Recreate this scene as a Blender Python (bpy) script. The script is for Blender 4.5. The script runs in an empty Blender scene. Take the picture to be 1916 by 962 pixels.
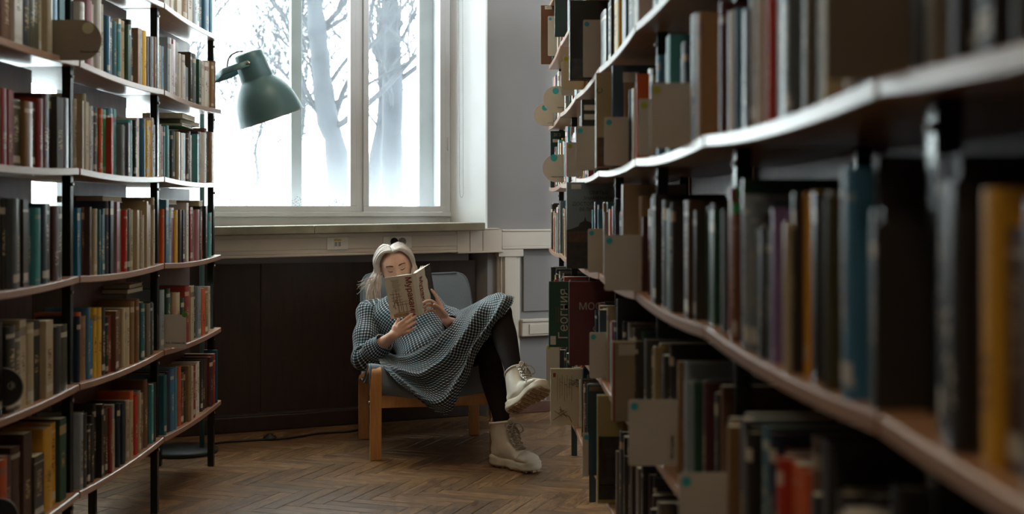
import bpy, bmesh, math, random
import numpy as np
from mathutils import Vector, Matrix, noise as mnoise

random.seed(7)
SC = bpy.context.scene
COL = SC.collection

# ------------------------------------------------------------------ camera
F, CX, HY, CZ = 2420.0, 958.0, 395.0, 1.192      # focal length and horizon of the photograph (1916 x 962)
cam_d = bpy.data.cameras.new('camera')
cam = bpy.data.objects.new('camera', cam_d)
COL.objects.link(cam)
cam.location = (0, 0, CZ)
cam.rotation_euler = (math.pi / 2, 0, 0)
cam_d.sensor_width = 36.0
cam_d.lens = F / 1916 * 36.0
cam_d.shift_y = -(481 - HY) / 1916
cam_d.clip_start = 0.02
cam_d.dof.use_dof = True
cam_d.dof.focus_distance = 6.35
cam_d.dof.aperture_fstop = 2.8
SC.camera = cam

# ------------------------------------------------------------------ daylight (overcast winter sky)
SKY_STRENGTH = 6.5
world = bpy.data.worlds.new('overcast_sky')
SC.world = world
world.use_nodes = True
bg = world.node_tree.nodes['Background']
bg.inputs[0].default_value = (0.89, 0.955, 1.0, 1)
bg.inputs[1].default_value = SKY_STRENGTH

# ------------------------------------------------------------------ exposure
SC.view_settings.view_transform = 'Standard'
SC.view_settings.look = 'None'
SC.view_settings.gamma = 1.0
SC.view_settings.use_curve_mapping = False
SC.view_settings.exposure = 0.9
SC.cycles.diffuse_bounces = 6
SC.cycles.transparent_max_bounces = 16
SC.cycles.sample_clamp_indirect = 6.0

def P(x, y, D):
    """a point of the place, from its bearing in the photograph and its distance"""
    return Vector(((x - CX) / F * D, D, CZ - (y - HY) / F * D))

# window wall: stands 25 degrees across the aisle; s runs along it, q comes into the room
WA = math.radians(25)
WD = Vector((math.cos(WA), math.sin(WA), 0))
WN = Vector((math.sin(WA), -math.cos(WA), 0))
W0 = Vector((-1.549, 6.88, 0))
def W(s, q, z):
    return W0 + WD * s + WN * q + Vector((0, 0, z))

# daylight portal in the window opening (guides sampling of the sky only)
pl = bpy.data.lights.new('window_portal', 'AREA')
pl.shape = 'RECTANGLE'; pl.size = 3.0; pl.size_y = 2.85
pl.cycles.is_portal = True
po = bpy.data.objects.new('window_portal', pl)
COL.objects.link(po)
po.location = W(-0.05, -0.50, 2.56)
po.rotation_euler = (-math.pi / 2, 0, WA)

# ------------------------------------------------------------------ mesh helpers
class MB:
    def __init__(self):
        self.v = []; self.f = []; self.uv = []; self.mi = []
    def add(self, verts, faces, uvs=None, mi=0):
        o = len(self.v)
        self.v.extend([tuple(p) for p in verts])
        for k, fc in enumerate(faces):
            self.f.append([i + o for i in fc])
            self.uv.append(uvs[k] if uvs is not None else [(-5.0, -5.0)] * len(fc))
            self.mi.append(mi)
        return self
    def box(self, c, s, rot=None, mi=0):
        c = Vector(c)
        vs = []
        for dz in (-.5, .5):
            for dx, dy in ((-.5, -.5), (.5, -.5), (.5, .5), (-.5, .5)):
                p = Vector((dx * s[0], dy * s[1], dz * s[2]))
                if rot is not None: p = rot @ p
                vs.append(c + p)
        return self.add(vs, BOXF, mi=mi)
    def hexa(self, p8, mi=0):
        return self.add(p8, BOXF, mi=mi)
    def prism(self, poly, z0, z1, fn=None, mi=0):
        """poly: list of 2-D points, extruded; fn maps (a,b,c) to the place"""
        n = len(poly)
        g = fn or (lambda a, b, c: (a, b, c))
        vs = [g(a, b, z0) for a, b in poly] + [g(a, b, z1) for a, b in poly]
        fs = [list(range(n))[::-1], list(range(n, 2 * n))]
        fs += [[i, (i + 1) % n, n + (i + 1) % n, n + i] for i in range(n)]
        return self.add(vs, fs, mi=mi)
    def loft(self, rings, closed=True, cap=True, uv=None, mi=0):
        n = len(rings); m = len(rings[0])
        vs = [p for r in rings for p in r]
        fs = []; us = []
        mm = m if closed else m - 1
        for i in range(n - 1):
            for j in range(mm):
                k = (j + 1) % m
                fs.append([i * m + j, i * m + k, (i + 1) * m + k, (i + 1) * m + j])
                if uv is not None:
                    k2 = j + 1
                    us.append([uv[i][j], uv[i][k2], uv[i + 1][k2], uv[i + 1][j]])
        if cap and closed:
            fs.append(list(range(m))[::-1]); fs.append([(n - 1) * m + j for j in range(m)])
            if uv is not None: us += [[(0, 0)] * m, [(0, 0)] * m]
        return self.add(vs, fs, us if uv is not None else None, mi)
    def tube(self, pts, rad, sides=8, cap=True, up=None, mi=0, round_ends=False, uvs=False, squash=None):
        pts = [Vector(p) for p in pts]
        n = len(pts)
        rad = [rad] * n if not isinstance(rad, (list, tuple)) else list(rad)
        if round_ends:
            def ext(p, d, r):
                r0 = r if not isinstance(r, tuple) else (r[0] + r[1]) / 2
                sc = lambda k: (r[0] * k, r[1] * k) if isinstance(r, tuple) else r * k
                return [(p + d * r0 * a, sc(b)) for a, b in ((.55, .83), (.85, .52), (.97, .2))]
            d0 = (pts[0] - pts[1]).normalized(); d1 = (pts[-1] - pts[-2]).normalized()
            e0 = ext(pts[0], d0, rad[0])[::-1]; e1 = ext(pts[-1], d1, rad[-1])
            pts = [e[0] for e in e0] + pts + [e[0] for e in e1]
            rad = [e[1] for e in e0] + rad + [e[1] for e in e1]
            n = len(pts)
        T = []
        for i in range(n):
            a = pts[max(i - 1, 0)]; b = pts[min(i + 1, n - 1)]
            t = (b - a)
            T.append(t.normalized() if t.length > 1e-9 else Vector((0, 0, 1)))
        u = Vector(up) if up is not None else (Vector((0, 0, 1)) if abs(T[0].z) < .9 else Vector((1, 0, 0)))
        rings = []; L = 0; uvr = []
        for i in range(n):
            u = (u - T[i] * u.dot(T[i]))
            if u.length < 1e-6: u = T[i].orthogonal()
            u.normalize(); w = T[i].cross(u)
            r = rad[i]; ra, rb = r if isinstance(r, tuple) else (r, r)
            if i: L += (pts[i] - pts[i - 1]).length
            ring = []
            for j in range(sides):
                a = 2 * math.pi * j / sides
                ring.append(pts[i] + u * math.cos(a) * ra + w * math.sin(a) * rb)
            rings.append(ring)
            per = 2 * math.pi * max(.01, (rad[n // 2][0] if isinstance(rad[n // 2], tuple) else rad[n // 2]))
            uvr.append([(per * j / sides, L) for j in range(sides + 1)])
        return self.loft(rings, True, cap, uvr if uvs else None, mi)
    def lathe(self, prof, segs=32, mat=None, cap=True, mi=0):
        rings = []
        for r, z in prof:
            rings.append([Vector((r * math.cos(2 * math.pi * j / segs), r * math.sin(2 * math.pi * j / segs), z)) for j in range(segs)])
        if mat is not None: rings = [[mat @ p for p in r] for r in rings]
        return self.loft(rings, True, cap, None, mi)
    def mesh(self, name, mats=(), smooth=False, uv=False):
        me = bpy.data.meshes.new(name)
        me.from_pydata(self.v, [], self.f)
        if uv:
            l = me.uv_layers.new(name='UVMap')
            flat = [c for fu in self.uv for p in fu for c in p]
            l.data.foreach_set('uv', flat)
        for m in (mats if isinstance(mats, (list, tuple)) else [mats]):
            me.materials.append(m)
        if any(self.mi): me.polygons.foreach_set('material_index', self.mi)
        if smooth: me.polygons.foreach_set('use_smooth', [True] * len(self.f))
        me.validate(); me.update()
        return me
BOXF = [[3, 2, 1, 0], [4, 5, 6, 7], [0, 1, 5, 4], [1, 2, 6, 5], [2, 3, 7, 6], [3, 0, 4, 7]]

def mkobj(name, data, parent=None, loc=None):
    o = bpy.data.objects.new(name, data)
    COL.objects.link(o)
    if parent is not None: o.parent = parent
    if loc is not None: o.location = loc
    return o
def part(name, mb, mat, parent=None, smooth=False, uv=False, bevel=0, subsurf=0):
    """one mesh object"""
    o = mkobj(name, mb.mesh(name, mat, smooth, uv) if isinstance(mb, MB) else mb, parent)
    if bevel:
        b = o.modifiers.new('bevel', 'BEVEL'); b.width = bevel; b.segments = 2; b.limit_method = 'ANGLE'
    if subsurf:
        b = o.modifiers.new('subsurf', 'SUBSURF'); b.levels = subsurf; b.render_levels = subsurf
    return o
def tag(o, label, cat, group=None):
    o['label'] = label; o['category'] = cat
    if group: o['group'] = group
    return o
def struct(o, label=None, cat=None):
    o['kind'] = 'structure'
    if label: o['label'] = label
    if cat: o['category'] = cat
    return o
def thing(name, label, cat, loc=(0, 0, 0), group=None, rz=0):
    o = mkobj(name, None, None, loc); o.rotation_euler = (0, 0, rz)
    o.empty_display_size = .05
    return tag(o, label, cat, group)
def rebase(root, loc):
    """move an Empty to a thing's base without moving the parts"""
    loc = Vector(loc); root.location = loc
    for c in root.children: c.location = Vector(c.location) - loc
def remesh(mb, voxel, iters=4, factor=.5, name='m', mat=None):
    me = mb.mesh(name)
    o = mkobj(name, me)
    r = o.modifiers.new('r', 'REMESH'); r.mode = 'VOXEL'; r.voxel_size = voxel; r.use_smooth_shade = True
    if iters:
        s = o.modifiers.new('s', 'SMOOTH'); s.factor = factor; s.iterations = iters
    bpy.context.view_layer.update()
    ev = o.evaluated_get(bpy.context.evaluated_depsgraph_get())
    out = bpy.data.meshes.new_from_object(ev)
    bpy.data.objects.remove(o)
    out.materials.clear()
    if mat: out.materials.append(mat)
    out.polygons.foreach_set('use_smooth', [True] * len(out.polygons))
    out.name = name
    return out
def text_mesh(body, size, mat, depth=.0004, align='LEFT', name='lettering', bold=0.0):
    cu = bpy.data.curves.new('t', 'FONT'); cu.body = body; cu.size = size; cu.extrude = depth
    cu.align_x = align; cu.align_y = 'CENTER'; cu.offset = bold; cu.resolution_u = 3
    o = mkobj('t', cu)
    bpy.context.view_layer.update()
    me = bpy.data.meshes.new_from_object(o.evaluated_get(bpy.context.evaluated_depsgraph_get()))
    bpy.data.objects.remove(o); me.materials.clear(); me.materials.append(mat); me.name = name
    return me
def catmull(pts, n):
    """open Catmull-Rom through points (numpy rows)"""
    p = np.array([np.array(q, float) for q in pts])
    k = len(p); t = np.linspace(0, k - 1, n); out = []
    for x in t:
        i = min(int(x), k - 2); f = x - i
        p0 = p[max(i - 1, 0)]; p1 = p[i]; p2 = p[i + 1]; p3 = p[min(i + 2, k - 1)]
        out.append(.5 * (2 * p1 + (p2 - p0) * f + (2 * p0 - 5 * p1 + 4 * p2 - p3) * f ** 2 + (3 * p1 - p0 - 3 * p2 + p3) * f ** 3))
    return np.array(out)
def basis(fx, fy, fz, o):
    m = Matrix.Identity(4)
    for k, a in enumerate((fx, fy, fz)):
        for r in range(3): m[r][k] = a[r]
    for r in range(3): m[r][3] = o[r]
    return m
def sm(a, b, x):
    t = min(1, max(0, (x - a) / (b - a))); return t * t * (3 - 2 * t)

# ------------------------------------------------------------------ materials
def lin(c):
    if isinstance(c, str):
        c = c.lstrip('#'); c = [int(c[i:i + 2], 16) / 255 for i in (0, 2, 4)]
    return tuple(x / 12.92 if x <= .04045 else ((x + .055) / 1.055) ** 2.4 for x in c)
class NT:
    def __init__(self, name):
        self.m = bpy.data.materials.new(name); self.m.use_nodes = True
        self.t = self.m.node_tree; self.n = self.t.nodes
        self.b = self.n['Principled BSDF']
    def node(self, ty, **kw):
        x = self.n.new(ty)
        for k, v in kw.items(): setattr(x, k, v)
        return x
    def link(self, a, b): self.t.links.new(a, b)
    def put(self, inp, v):
        if isinstance(v, bpy.types.NodeSocket): self.link(v, inp)
        elif v is not None: inp.default_value = v
    def math(self, op, a, b=None, c=None, clamp=False):
        x = self.node('ShaderNodeMath', operation=op); x.use_clamp = clamp
        self.put(x.inputs[0], a); self.put(x.inputs[1], b)
        if c is not None: self.put(x.inputs[2], c)
        return x.outputs[0]
    def mix(self, fac, a, b):
        x = self.node('ShaderNodeMix', data_type='RGBA')
        self.put(x.inputs[0], fac)
        self.put(x.inputs[6], (*a, 1) if isinstance(a, tuple) and len(a) == 3 else a)
        self.put(x.inputs[7], (*b, 1) if isinstance(b, tuple) and len(b) == 3 else b)
        return x.outputs[2]
    def coord(self, k='Object'):
        return self.node('ShaderNodeTexCoord').outputs[k]
    def mapping(self, vec, scale=(1, 1, 1), rot=(0, 0, 0), loc=(0, 0, 0)):
        x = self.node('ShaderNodeMapping'); self.link(vec, x.inputs[0])
        x.inputs[1].default_value = loc; x.inputs[2].default_value = rot; x.inputs[3].default_value = scale
        return x.outputs[0]
    def noise(self, vec, scale=5, detail=3, rough=.5, w=None):
        x = self.node('ShaderNodeTexNoise')
        if w is not None:
            x.noise_dimensions = '4D'; self.put(x.inputs['W'], w)
        if vec is not None: self.link(vec, x.inputs['Vector'])
        x.inputs['Scale'].default_value = scale; x.inputs['Detail'].default_value = detail; x.inputs['Roughness'].default_value = rough
        return x.outputs[0]
    def ramp(self, fac, stops):
        x = self.node('ShaderNodeValToRGB'); self.link(fac, x.inputs[0])
        e = x.color_ramp.elements
        while len(e) < len(stops): e.new(.5)
        for k, (p, c) in enumerate(stops):
            e[k].position = p; e[k].color = (*c, 1) if len(c) == 3 else c
        return x.outputs[0]
    def sep(self, v):
        x = self.node('ShaderNodeSeparateXYZ'); self.link(v, x.inputs[0]); return x.outputs
    def comb(self, a, b, c):
        x = self.node('ShaderNodeCombineXYZ')
        for k, v in enumerate((a, b, c)): self.put(x.inputs[k], v)
        return x.outputs[0]
    def bump(self, h, s=.2, d=.002):
        x = self.node('ShaderNodeBump'); self.link(h, x.inputs['Height'])
        x.inputs['Strength'].default_value = s; x.inputs['Distance'].default_value = d
        self.link(x.outputs[0], self.b.inputs['Normal'])
    def set(self, col=None, rough=None, metal=None, spec=None, **kw):
        b = self.b.inputs
        if col is not None: self.put(b['Base Color'], (*col, 1) if isinstance(col, tuple) and len(col) == 3 else col)
        if rough is not None: self.put(b['Roughness'], rough)
        if metal is not None: self.put(b['Metallic'], metal)
        if spec is not None: self.put(b['Specular IOR Level'], spec)
        for k, v in kw.items(): self.put(b[k], v)
        return self.m

def plain(name, col, rough=.5, metal=0, spec=.5, var=.12, scale=9, bump=0):
    n = NT(name); c = lin(col) if isinstance(col, str) else col
    co = n.coord()
    f = n.noise(co, scale, 4)
    lo = tuple(x * (1 - var) for x in c); hi = tuple(min(1, x * (1 + var)) for x in c)
    n.set(n.ramp(f, [(.3, lo), (.7, hi)]), rough, metal, spec)
    if bump: n.bump(n.noise(co, scale * 12, 3), bump, .002)
    return n.m
def wood(name, dark, light, rough=.35, along='Y', grain=14, rnd=.0, spec=.5, coat=0, ring=.6, bump=.08):
    n = NT(name); co = n.coord()
    oi = n.node('ShaderNodeObjectInfo')
    sc = {'X': (1, grain, grain), 'Y': (grain, 1, grain), 'Z': (grain, grain, 1)}[along]
    w = n.math('MULTIPLY', oi.outputs['Random'], 37.0)
    v = n.mapping(co, sc)
    f1 = n.noise(v, 3.0, 5, .6, w); f2 = n.noise(v, 14.0, 3, .5, w)
    f = n.math('ADD', n.math('MULTIPLY', f1, ring), n.math('MULTIPLY', f2, 1 - ring))
    c = n.ramp(f, [(.33, lin(dark)), (.66, lin(light))])
    if rnd:
        hsv = n.node('ShaderNodeHueSaturation'); n.link(c, hsv.inputs['Color'])
        n.put(hsv.inputs['Value'], n.math('ADD', n.math('MULTIPLY', oi.outputs['Random'], 2 * rnd), 1 - rnd))
        c = hsv.outputs[0]
    n.set(c, rough, 0, spec)
    if coat: n.b.inputs['Coat Weight'].default_value = coat; n.b.inputs['Coat Roughness'].default_value = .25
    if bump: n.bump(f2, bump, .001)
    return n.m

M_PLASTER = plain('grey_wall_plaster', '#868282', .85, var=.05, scale=2.5, bump=.05)
M_REVEAL = plain('white_reveal_paint', '#eceef1', .7, var=.03, scale=3)
M_CLAD = plain('dark_wood_cladding', '#5a4434', .6, var=.2)
M_CEIL = plain('ceiling_paint', '#b5aa9a', .9, var=.03)
M_FRAME = plain('window_frame_paint', '#cfd0d4', .45, var=.05, scale=6)
M_FRAME_OUT = plain('outer_frame_paint', '#8f918e', .5, var=.08, scale=6)  # frame paint darkened to carry the backlit shade of the outer layer
M_SILL = plain('worn_stone_sill', '#8f8a78', .55, var=.25, scale=7, bump=.1)
M_CHANNEL = plain('cream_plastic_channel', '#cdc3b6', .4, var=.04, scale=5)
M_WHITEPLASTIC = plain('white_plastic', '#d6d3cb', .4, var=.03)
M_PANEL = wood('dark_mahogany_panel', '#1f130c', '#352117', .5, 'Z', 10, bump=.03)
M_BASE = wood('brown_baseboard', '#3f261a', '#5e3a28', .45, 'X', 10)
M_SHELF = wood('varnished_beech_shelf', '#8f6446', '#b08560', .32, 'Y', 12, coat=.35)
M_EDGE = wood('beech_shelf_edge', '#9a755f', '#b89079', .30, 'Y', 10, coat=.45)
M_BACK = wood('brown_back_panel', '#4a2c1c', '#6b432c', .5, 'Z', 8)
M_STEEL = plain('black_green_steel', '#262a27', .24, .3, var=.1)
M_CHAIRWOOD = wood('honey_birch_veneer', '#a9713a', '#cb9553', .4, 'Z', 10, coat=.2)
M_BLACK = plain('black_rubber', '#141312', .5)
M_CHROME = plain('bright_metal', '#b9b6ae', .25, 1.0, var=.03)

# ================================================================== THE ROOM
XL, XR, YB, ZC = -4.5, 2.6, -2.5, 4.2
def wall_y(x): return W0.y + math.tan(WA) * (x - W0.x)
room_poly = [(XL, YB), (XR, YB), (XR, wall_y(XR) + .6), (XL, wall_y(XL) + .6)]

# ---- floor: herringbone parquet, laid at 45 degrees to the window wall
M_PARQUET = NT('oak_parquet')
def _parq(n):
    co = n.coord(); oi = n.node('ShaderNodeObjectInfo')
    at = n.node('ShaderNodeAttribute', attribute_name='rnd')
    r = n.math('FRACT', n.math('ADD', oi.outputs['Random'], at.outputs['Fac']))
    w = n.math('MULTIPLY', r, 53.0)
    v = n.mapping(co, (1.2, 11, 4))
    wob = n.noise(co, 4, 2, .5, w)
    f1 = n.noise(v, 4.0, 5, .65, w)
    rings = n.math('SINE', n.math('ADD', n.math('MULTIPLY', f1, 42.0), n.math('MULTIPLY', wob, 8.0)))
    f2 = n.noise(n.mapping(co, (2, 60, 8)), 6.0, 3, .6, w)
    f = n.math('ADD', n.math('MULTIPLY', rings, .16), n.math('ADD', n.math('MULTIPLY', f1, .55), n.math('MULTIPLY', f2, .35)))
    c = n.ramp(f, [(.22, lin('#4a3019')), (.5, lin('#77532b')), (.78, lin('#99713f'))])
    hsv = n.node('ShaderNodeHueSaturation'); n.link(c, hsv.inputs['Color'])
    n.put(hsv.inputs['Value'], n.math('ADD', n.math('MULTIPLY', r, .55), .68))
    n.put(hsv.inputs['Saturation'], .92)
    wear = n.noise(co, 18, 4, .6, w)
    n.set(hsv.outputs[0], n.math('ADD', n.math('MULTIPLY', wear, .3), .22), 0, .5)
    n.bump(n.math('ADD', f2, n.math('MULTIPLY', rings, .15)), .25, .0012)
    return n.m
M_PARQ = _parq(M_PARQUET)
floor = struct(part('floor', MB().prism(room_poly, -.14, -.014), plain('dark_subfloor', '#150f0a', .9)), 'oak herringbone parquet floor', 'floor')
PL_, PW_ = .35, .07
def plank_mb(L=PL_ - .0016, w=PW_ - .0016, ch=.0012, h=.014):
    mb = MB(); x, y = L / 2, w / 2
    vs = [(-x, -y, -h), (x, -y, -h), (x, y, -h), (-x, y, -h), (-x, -y, -ch), (x, -y, -ch), (x, y, -ch), (-x, y, -ch),
          (-x + ch, -y + ch, 0), (x - ch, -y + ch, 0), (x - ch, y - ch, 0), (-x + ch, y - ch, 0)]
    fs = [[3, 2, 1, 0], [8, 9, 10, 11]] + [[a, b, b + 4, a + 4] for a, b in ((0, 1), (1, 2), (2, 3), (3, 0))] + [[a, b, b + 4, a + 4] for a, b in ((4, 5), (5, 6), (6, 7), (7, 4))]
    return mb.add(vs, fs)
plank_me = plank_mb().mesh('plank', M_PARQ)
at_ = plank_me.attributes.new('rnd', 'FLOAT', 'POINT')
PA = WA - math.radians(45)
e1 = Vector((math.cos(PA), math.sin(PA), 0)); e2 = Vector((-math.sin(PA), math.cos(PA), 0))
ORG = Vector((-0.35, 6.0, 0))
spots = []
for a in range(-150, 150):
    for b in range(-14, 15):
        bx, by = a * PW_ + b * 2 * PL_, a * PW_
        for kind in (0, 1):
            c = (bx + PL_ / 2, by + PW_ / 2) if kind == 0 else (bx - PW_ / 2, by + PL_ / 2)
            p = ORG + e1 * c[0] + e2 * c[1]
            if not (XL - .1 < p.x < XR + .1 and YB < p.y < wall_y(p.x) + .3): continue
            spots.append((p, PA + (math.pi / 2 if kind else 0)))
def floor_seen(p):
    if p.y < 4.75 or p.y > wall_y(p.x) + .15: return False
    px = CX + p.x * F / p.y; py = HY + CZ * F / p.y
    return -20 < px < 1150 and py < 1010
near = [s for s in spots if floor_seen(s[0])]
near.sort(key=lambda s: s[0].y + .6 * max(0, abs(s[0].x + .45) - .9))
show = near[:300]; shown = set(id(s) for s in show)
rp = random.Random(3)
for p, r in show:
    o = mkobj('plank', plank_me, floor, (p.x, p.y, rp.uniform(-.0010, 0)))
    o.rotation_euler = (rp.uniform(-.002, .002), rp.uniform(-.001, .001), r)
def merge_copies(name, proto, items, mat, parent, uv=False):
    """many copies of a small mesh joined into one object; items: (matrix, rnd)"""
    nv = len(proto.v); base = np.array(proto.v)
    V = np.zeros((nv * len(items), 3)); R = np.zeros(nv * len(items), dtype=np.float32); fs = []
    for k, (m, rnd) in enumerate(items):
        mm = np.array(m)
        V[k * nv:(k + 1) * nv] = base @ mm[:3, :3].T + mm[:3, 3]
        R[k * nv:(k + 1) * nv] = rnd
        fs.extend([[i + k * nv for i in f] for f in proto.f])
    me = bpy.data.meshes.new(name); me.from_pydata(V.tolist(), [], fs); me.materials.append(mat)
    a = me.attributes.new('rnd', 'FLOAT', 'POINT'); a.data.foreach_set('value', R)
    return mkobj(name, me, parent)
rest = [s for s in spots if id(s) not in shown]
o = merge_copies('parquet_planks', plank_mb(), [(Matrix.Translation((p.x, p.y, rp.uniform(-.0010, 0))) @ Matrix.Rotation(r, 4, 'Z'), rp.random()) for p, r in rest], M_PARQ, floor)
o['kind'] = 'stuff'

# ---- shell
struct(part('ceiling', MB().prism(room_poly, ZC, ZC + .2), M_CEIL), 'pale plaster ceiling', 'ceiling')

# side and back walls; the right one gets unseen windows added for light
WZ0, WZ1 = 1.0, 3.95
def glazed_wall(name, label, o, d, L, spans, n_in, mat=None):
    """wall from point o along d, with windows at spans; n_in points into the room"""
    o = Vector(o); d = Vector(d); n_in = Vector(n_in)
    g = lambda s, q, z: o + d * s + n_in * q + Vector((0, 0, z))
    mb = MB()
    mb.prism([(0, 0), (L, 0), (L, -.3), (0, -.3)], 0, WZ0, g); mb.prism([(0, 0), (L, 0), (L, -.3), (0, -.3)], WZ1, ZC, g)
    for a, b in zip([0] + [e for _, e in spans], [a_ for a_, _ in spans] + [L]):
        mb.prism([(a, 0), (b, 0), (b, -.3), (a, -.3)], WZ0, WZ1, g)
    wl = struct(part(name, mb, mat or M_PLASTER), label, 'wall')
    for a, b in spans:
        fr = MB()
        for s0, s1, z0, z1 in ((a, a + .07, WZ0, WZ1), (b - .07, b, WZ0, WZ1), (a + .07, b - .07, WZ0, WZ0 + .07), (a + .07, b - .07, WZ1 - .07, WZ1), ((a + b) / 2 - .035, (a + b) / 2 + .035, WZ0 + .07, WZ1 - .07), (a + .07, (a + b) / 2 - .035, 3.0, 3.06), ((a + b) / 2 + .035, b - .07, 3.0, 3.06)):
            fr.prism([(s0, -.2), (s1, -.2), (s1, -.13), (s0, -.13)], z0, z1, g)
        global WIN_N
        WIN_N += 1
        wn = struct(part('window_%d' % WIN_N, fr, M_FRAME), 'tall white window added for light, number %d outside the view' % WIN_N, 'window')
        part('pane', MB().prism([(a + .07, -.168), (b - .07, -.168), (b - .07, -.163), (a + .07, -.163)], WZ0 + .07, WZ1 - .07, g), M_CLEAR, wn)
    sa_, sb_ = spans[0][0], spans[-1][1]
    c = g((sa_ + sb_) / 2, -.25, (WZ0 + WZ1) / 2)
    pl = bpy.data.lights.new('window_portal', 'AREA'); pl.shape = 'RECTANGLE'; pl.size = sb_ - sa_; pl.size_y = WZ1 - WZ0; pl.cycles.is_portal = True
    po = bpy.data.objects.new('window_portal', pl); COL.objects.link(po); po.location = c
    po.rotation_euler = (-math.pi / 2, 0, math.atan2(n_in.x, -n_in.y))
WIN_N = 1
_c = NT('clear_pane'); _c.n.remove(_c.b)
_t = _c.node('ShaderNodeBsdfTransparent'); _t.inputs[0].default_value = (.9, .92, .91, 1); _c.link(_t.outputs[0], _c.n['Material Output'].inputs[0]); M_CLEAR = _c.m
struct(part('wall_left', MB().box((XL - .1, (YB + wall_y(XL)) / 2, ZC / 2), (.2, wall_y(XL) - YB + 1, ZC)), M_PLASTER), 'grey plaster wall behind the left bookcase', 'wall')
glazed_wall('wall_right', 'grey plaster wall with added unseen windows behind the right bookcase', (XR, YB, 0), (0, 1, 0), wall_y(XR) - YB + .5, [(4.8, 7.4), (8.7, 9.9)], (-1, 0, 0))
struct(part('wall_back', MB().box(((XL + XR) / 2, YB - .1, ZC / 2), (XR - XL + .4, .2, ZC)), M_CLAD), 'dark wood-clad wall behind the camera', 'wall')

S0, S1 = -1.70, 1.551           # window bay along the wall
SF0, SF1 = -1.60, 1.407         # the frame in it
QF = -.22                       # inner frame plane
ZSILL, ZTOP = 1.118, 4.0
Wp = lambda s, q, z: W(s, q, z)
wm = MB()
wm.prism([(S1, 0), (4.8, 0), (4.8, -.55), (SF1 - .005, -.55), (SF1 - .005, QF - .06)], 0, ZC, Wp)
wm.prism([(-3.5, 0), (S0, 0), (SF0, QF - .06), (SF0, -.55), (-3.5, -.55)], 0, ZC, Wp)
wm.prism([(S0, 0), (S1, 0), (S1, -.55), (S0, -.55)], ZTOP, ZC, Wp)
wm.prism([(S0 - .05, -.06), (SF1 + .05, -.06), (SF1, -.55), (S0 - .05, -.55)], 0, 1.08, Wp)
wall = struct(part('wall_window', wm, M_PLASTER), 'grey plaster window wall with a deep window bay', 'wall')
# bright splayed reveal facing the window (window light put into its lighter colour)
rv = MB().prism([(S1 - .001, .0015), (S1 + .0005, -.004), (SF1 + .0005, QF - .058), (SF1 - .012, QF - .058), (S1 - .012, .0015)], 1.09, ZTOP, Wp)
part('reveal_lining', rv, M_REVEAL, wall)
# wood panel of the recess under the window, with its plinth
for k in range(5):
    a, b = S0 + .02 + k * .636, S0 + .02 + (k + 1) * .636 - .004
    part('wood_panel', MB().prism([(a, -.06), (b, -.06), (b, -.044), (a, -.044)], .10, .905, Wp), M_PANEL, wall)
bl = MB().prism([(S0 + .02, -.06), (1.47, -.06), (1.47, -.028), (S0 + .02, -.028)], 0, .085, Wp)
struct(part('baseboard_window', bl, M_PANEL, None, bevel=.006), 'dark wooden plinth under the window recess', 'baseboard')
br = MB().prism([(S1 + .01, 0), (4.5, 0), (4.5, .02), (S1 + .01, .02)], 0, .07, Wp)
struct(part('baseboard_right', br, M_BASE, None, bevel=.005), 'brown wooden baseboard below the grey wall', 'baseboard')
# shallow box panelling on the grey wall right of the bay
tp = MB()
tp.prism([(1.78, 0), (2.02, 0), (2.02, .012), (1.78, .012)], .60, .93, Wp)
struct(part('trim_1', tp, M_PLASTER, None, bevel=.003), 'grey boxed panel on the wall beside the duct', 'panel')

# ---- window: inner frame, outer frame, panes
win = struct(thing('window_1', 'tall white double window with two layers of frames', 'window', W(0, QF, ZSILL)))
wv = lambda: MB()
base_w = W(0, QF, ZSILL)
def wpart(name, mb, mat, parent=win, bevel=.004):
    mb.v = [tuple(Vector(p) - base_w) for p in mb.v]
    o = part(name, mb, mat, None, bevel=bevel); o.parent = parent
    return o
def bar(s0, s1, q0, q1, z0, z1):
    return MB().prism([(s0, q0), (s1, q0), (s1, q1), (s0, q1)], z0, z1, Wp)
ZG = 1.219   # lower edge of the glass
SM = .842    # mullion
SM2 = -.52
# fixed inner frame
wpart('bottom_rail', bar(SF0, SF1, QF - .05, QF, 1.085, 1.160), M_FRAME)
wpart('bottom_rail', bar(SF0, SF1, QF - .05, QF + .018, 1.160, 1.187), M_FRAME)
wpart('jamb', bar(SF1 - .035, SF1, QF - .05, QF, 1.187, ZTOP), M_FRAME)
wpart('jamb', bar(SF0, SF0 + .035, QF - .05, QF, 1.187, ZTOP), M_FRAME)
for sm_ in (SM, SM2): wpart('mullion', bar(sm_ - .022, sm_ + .022, QF - .05, QF, 1.187, ZTOP), M_FRAME)
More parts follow.
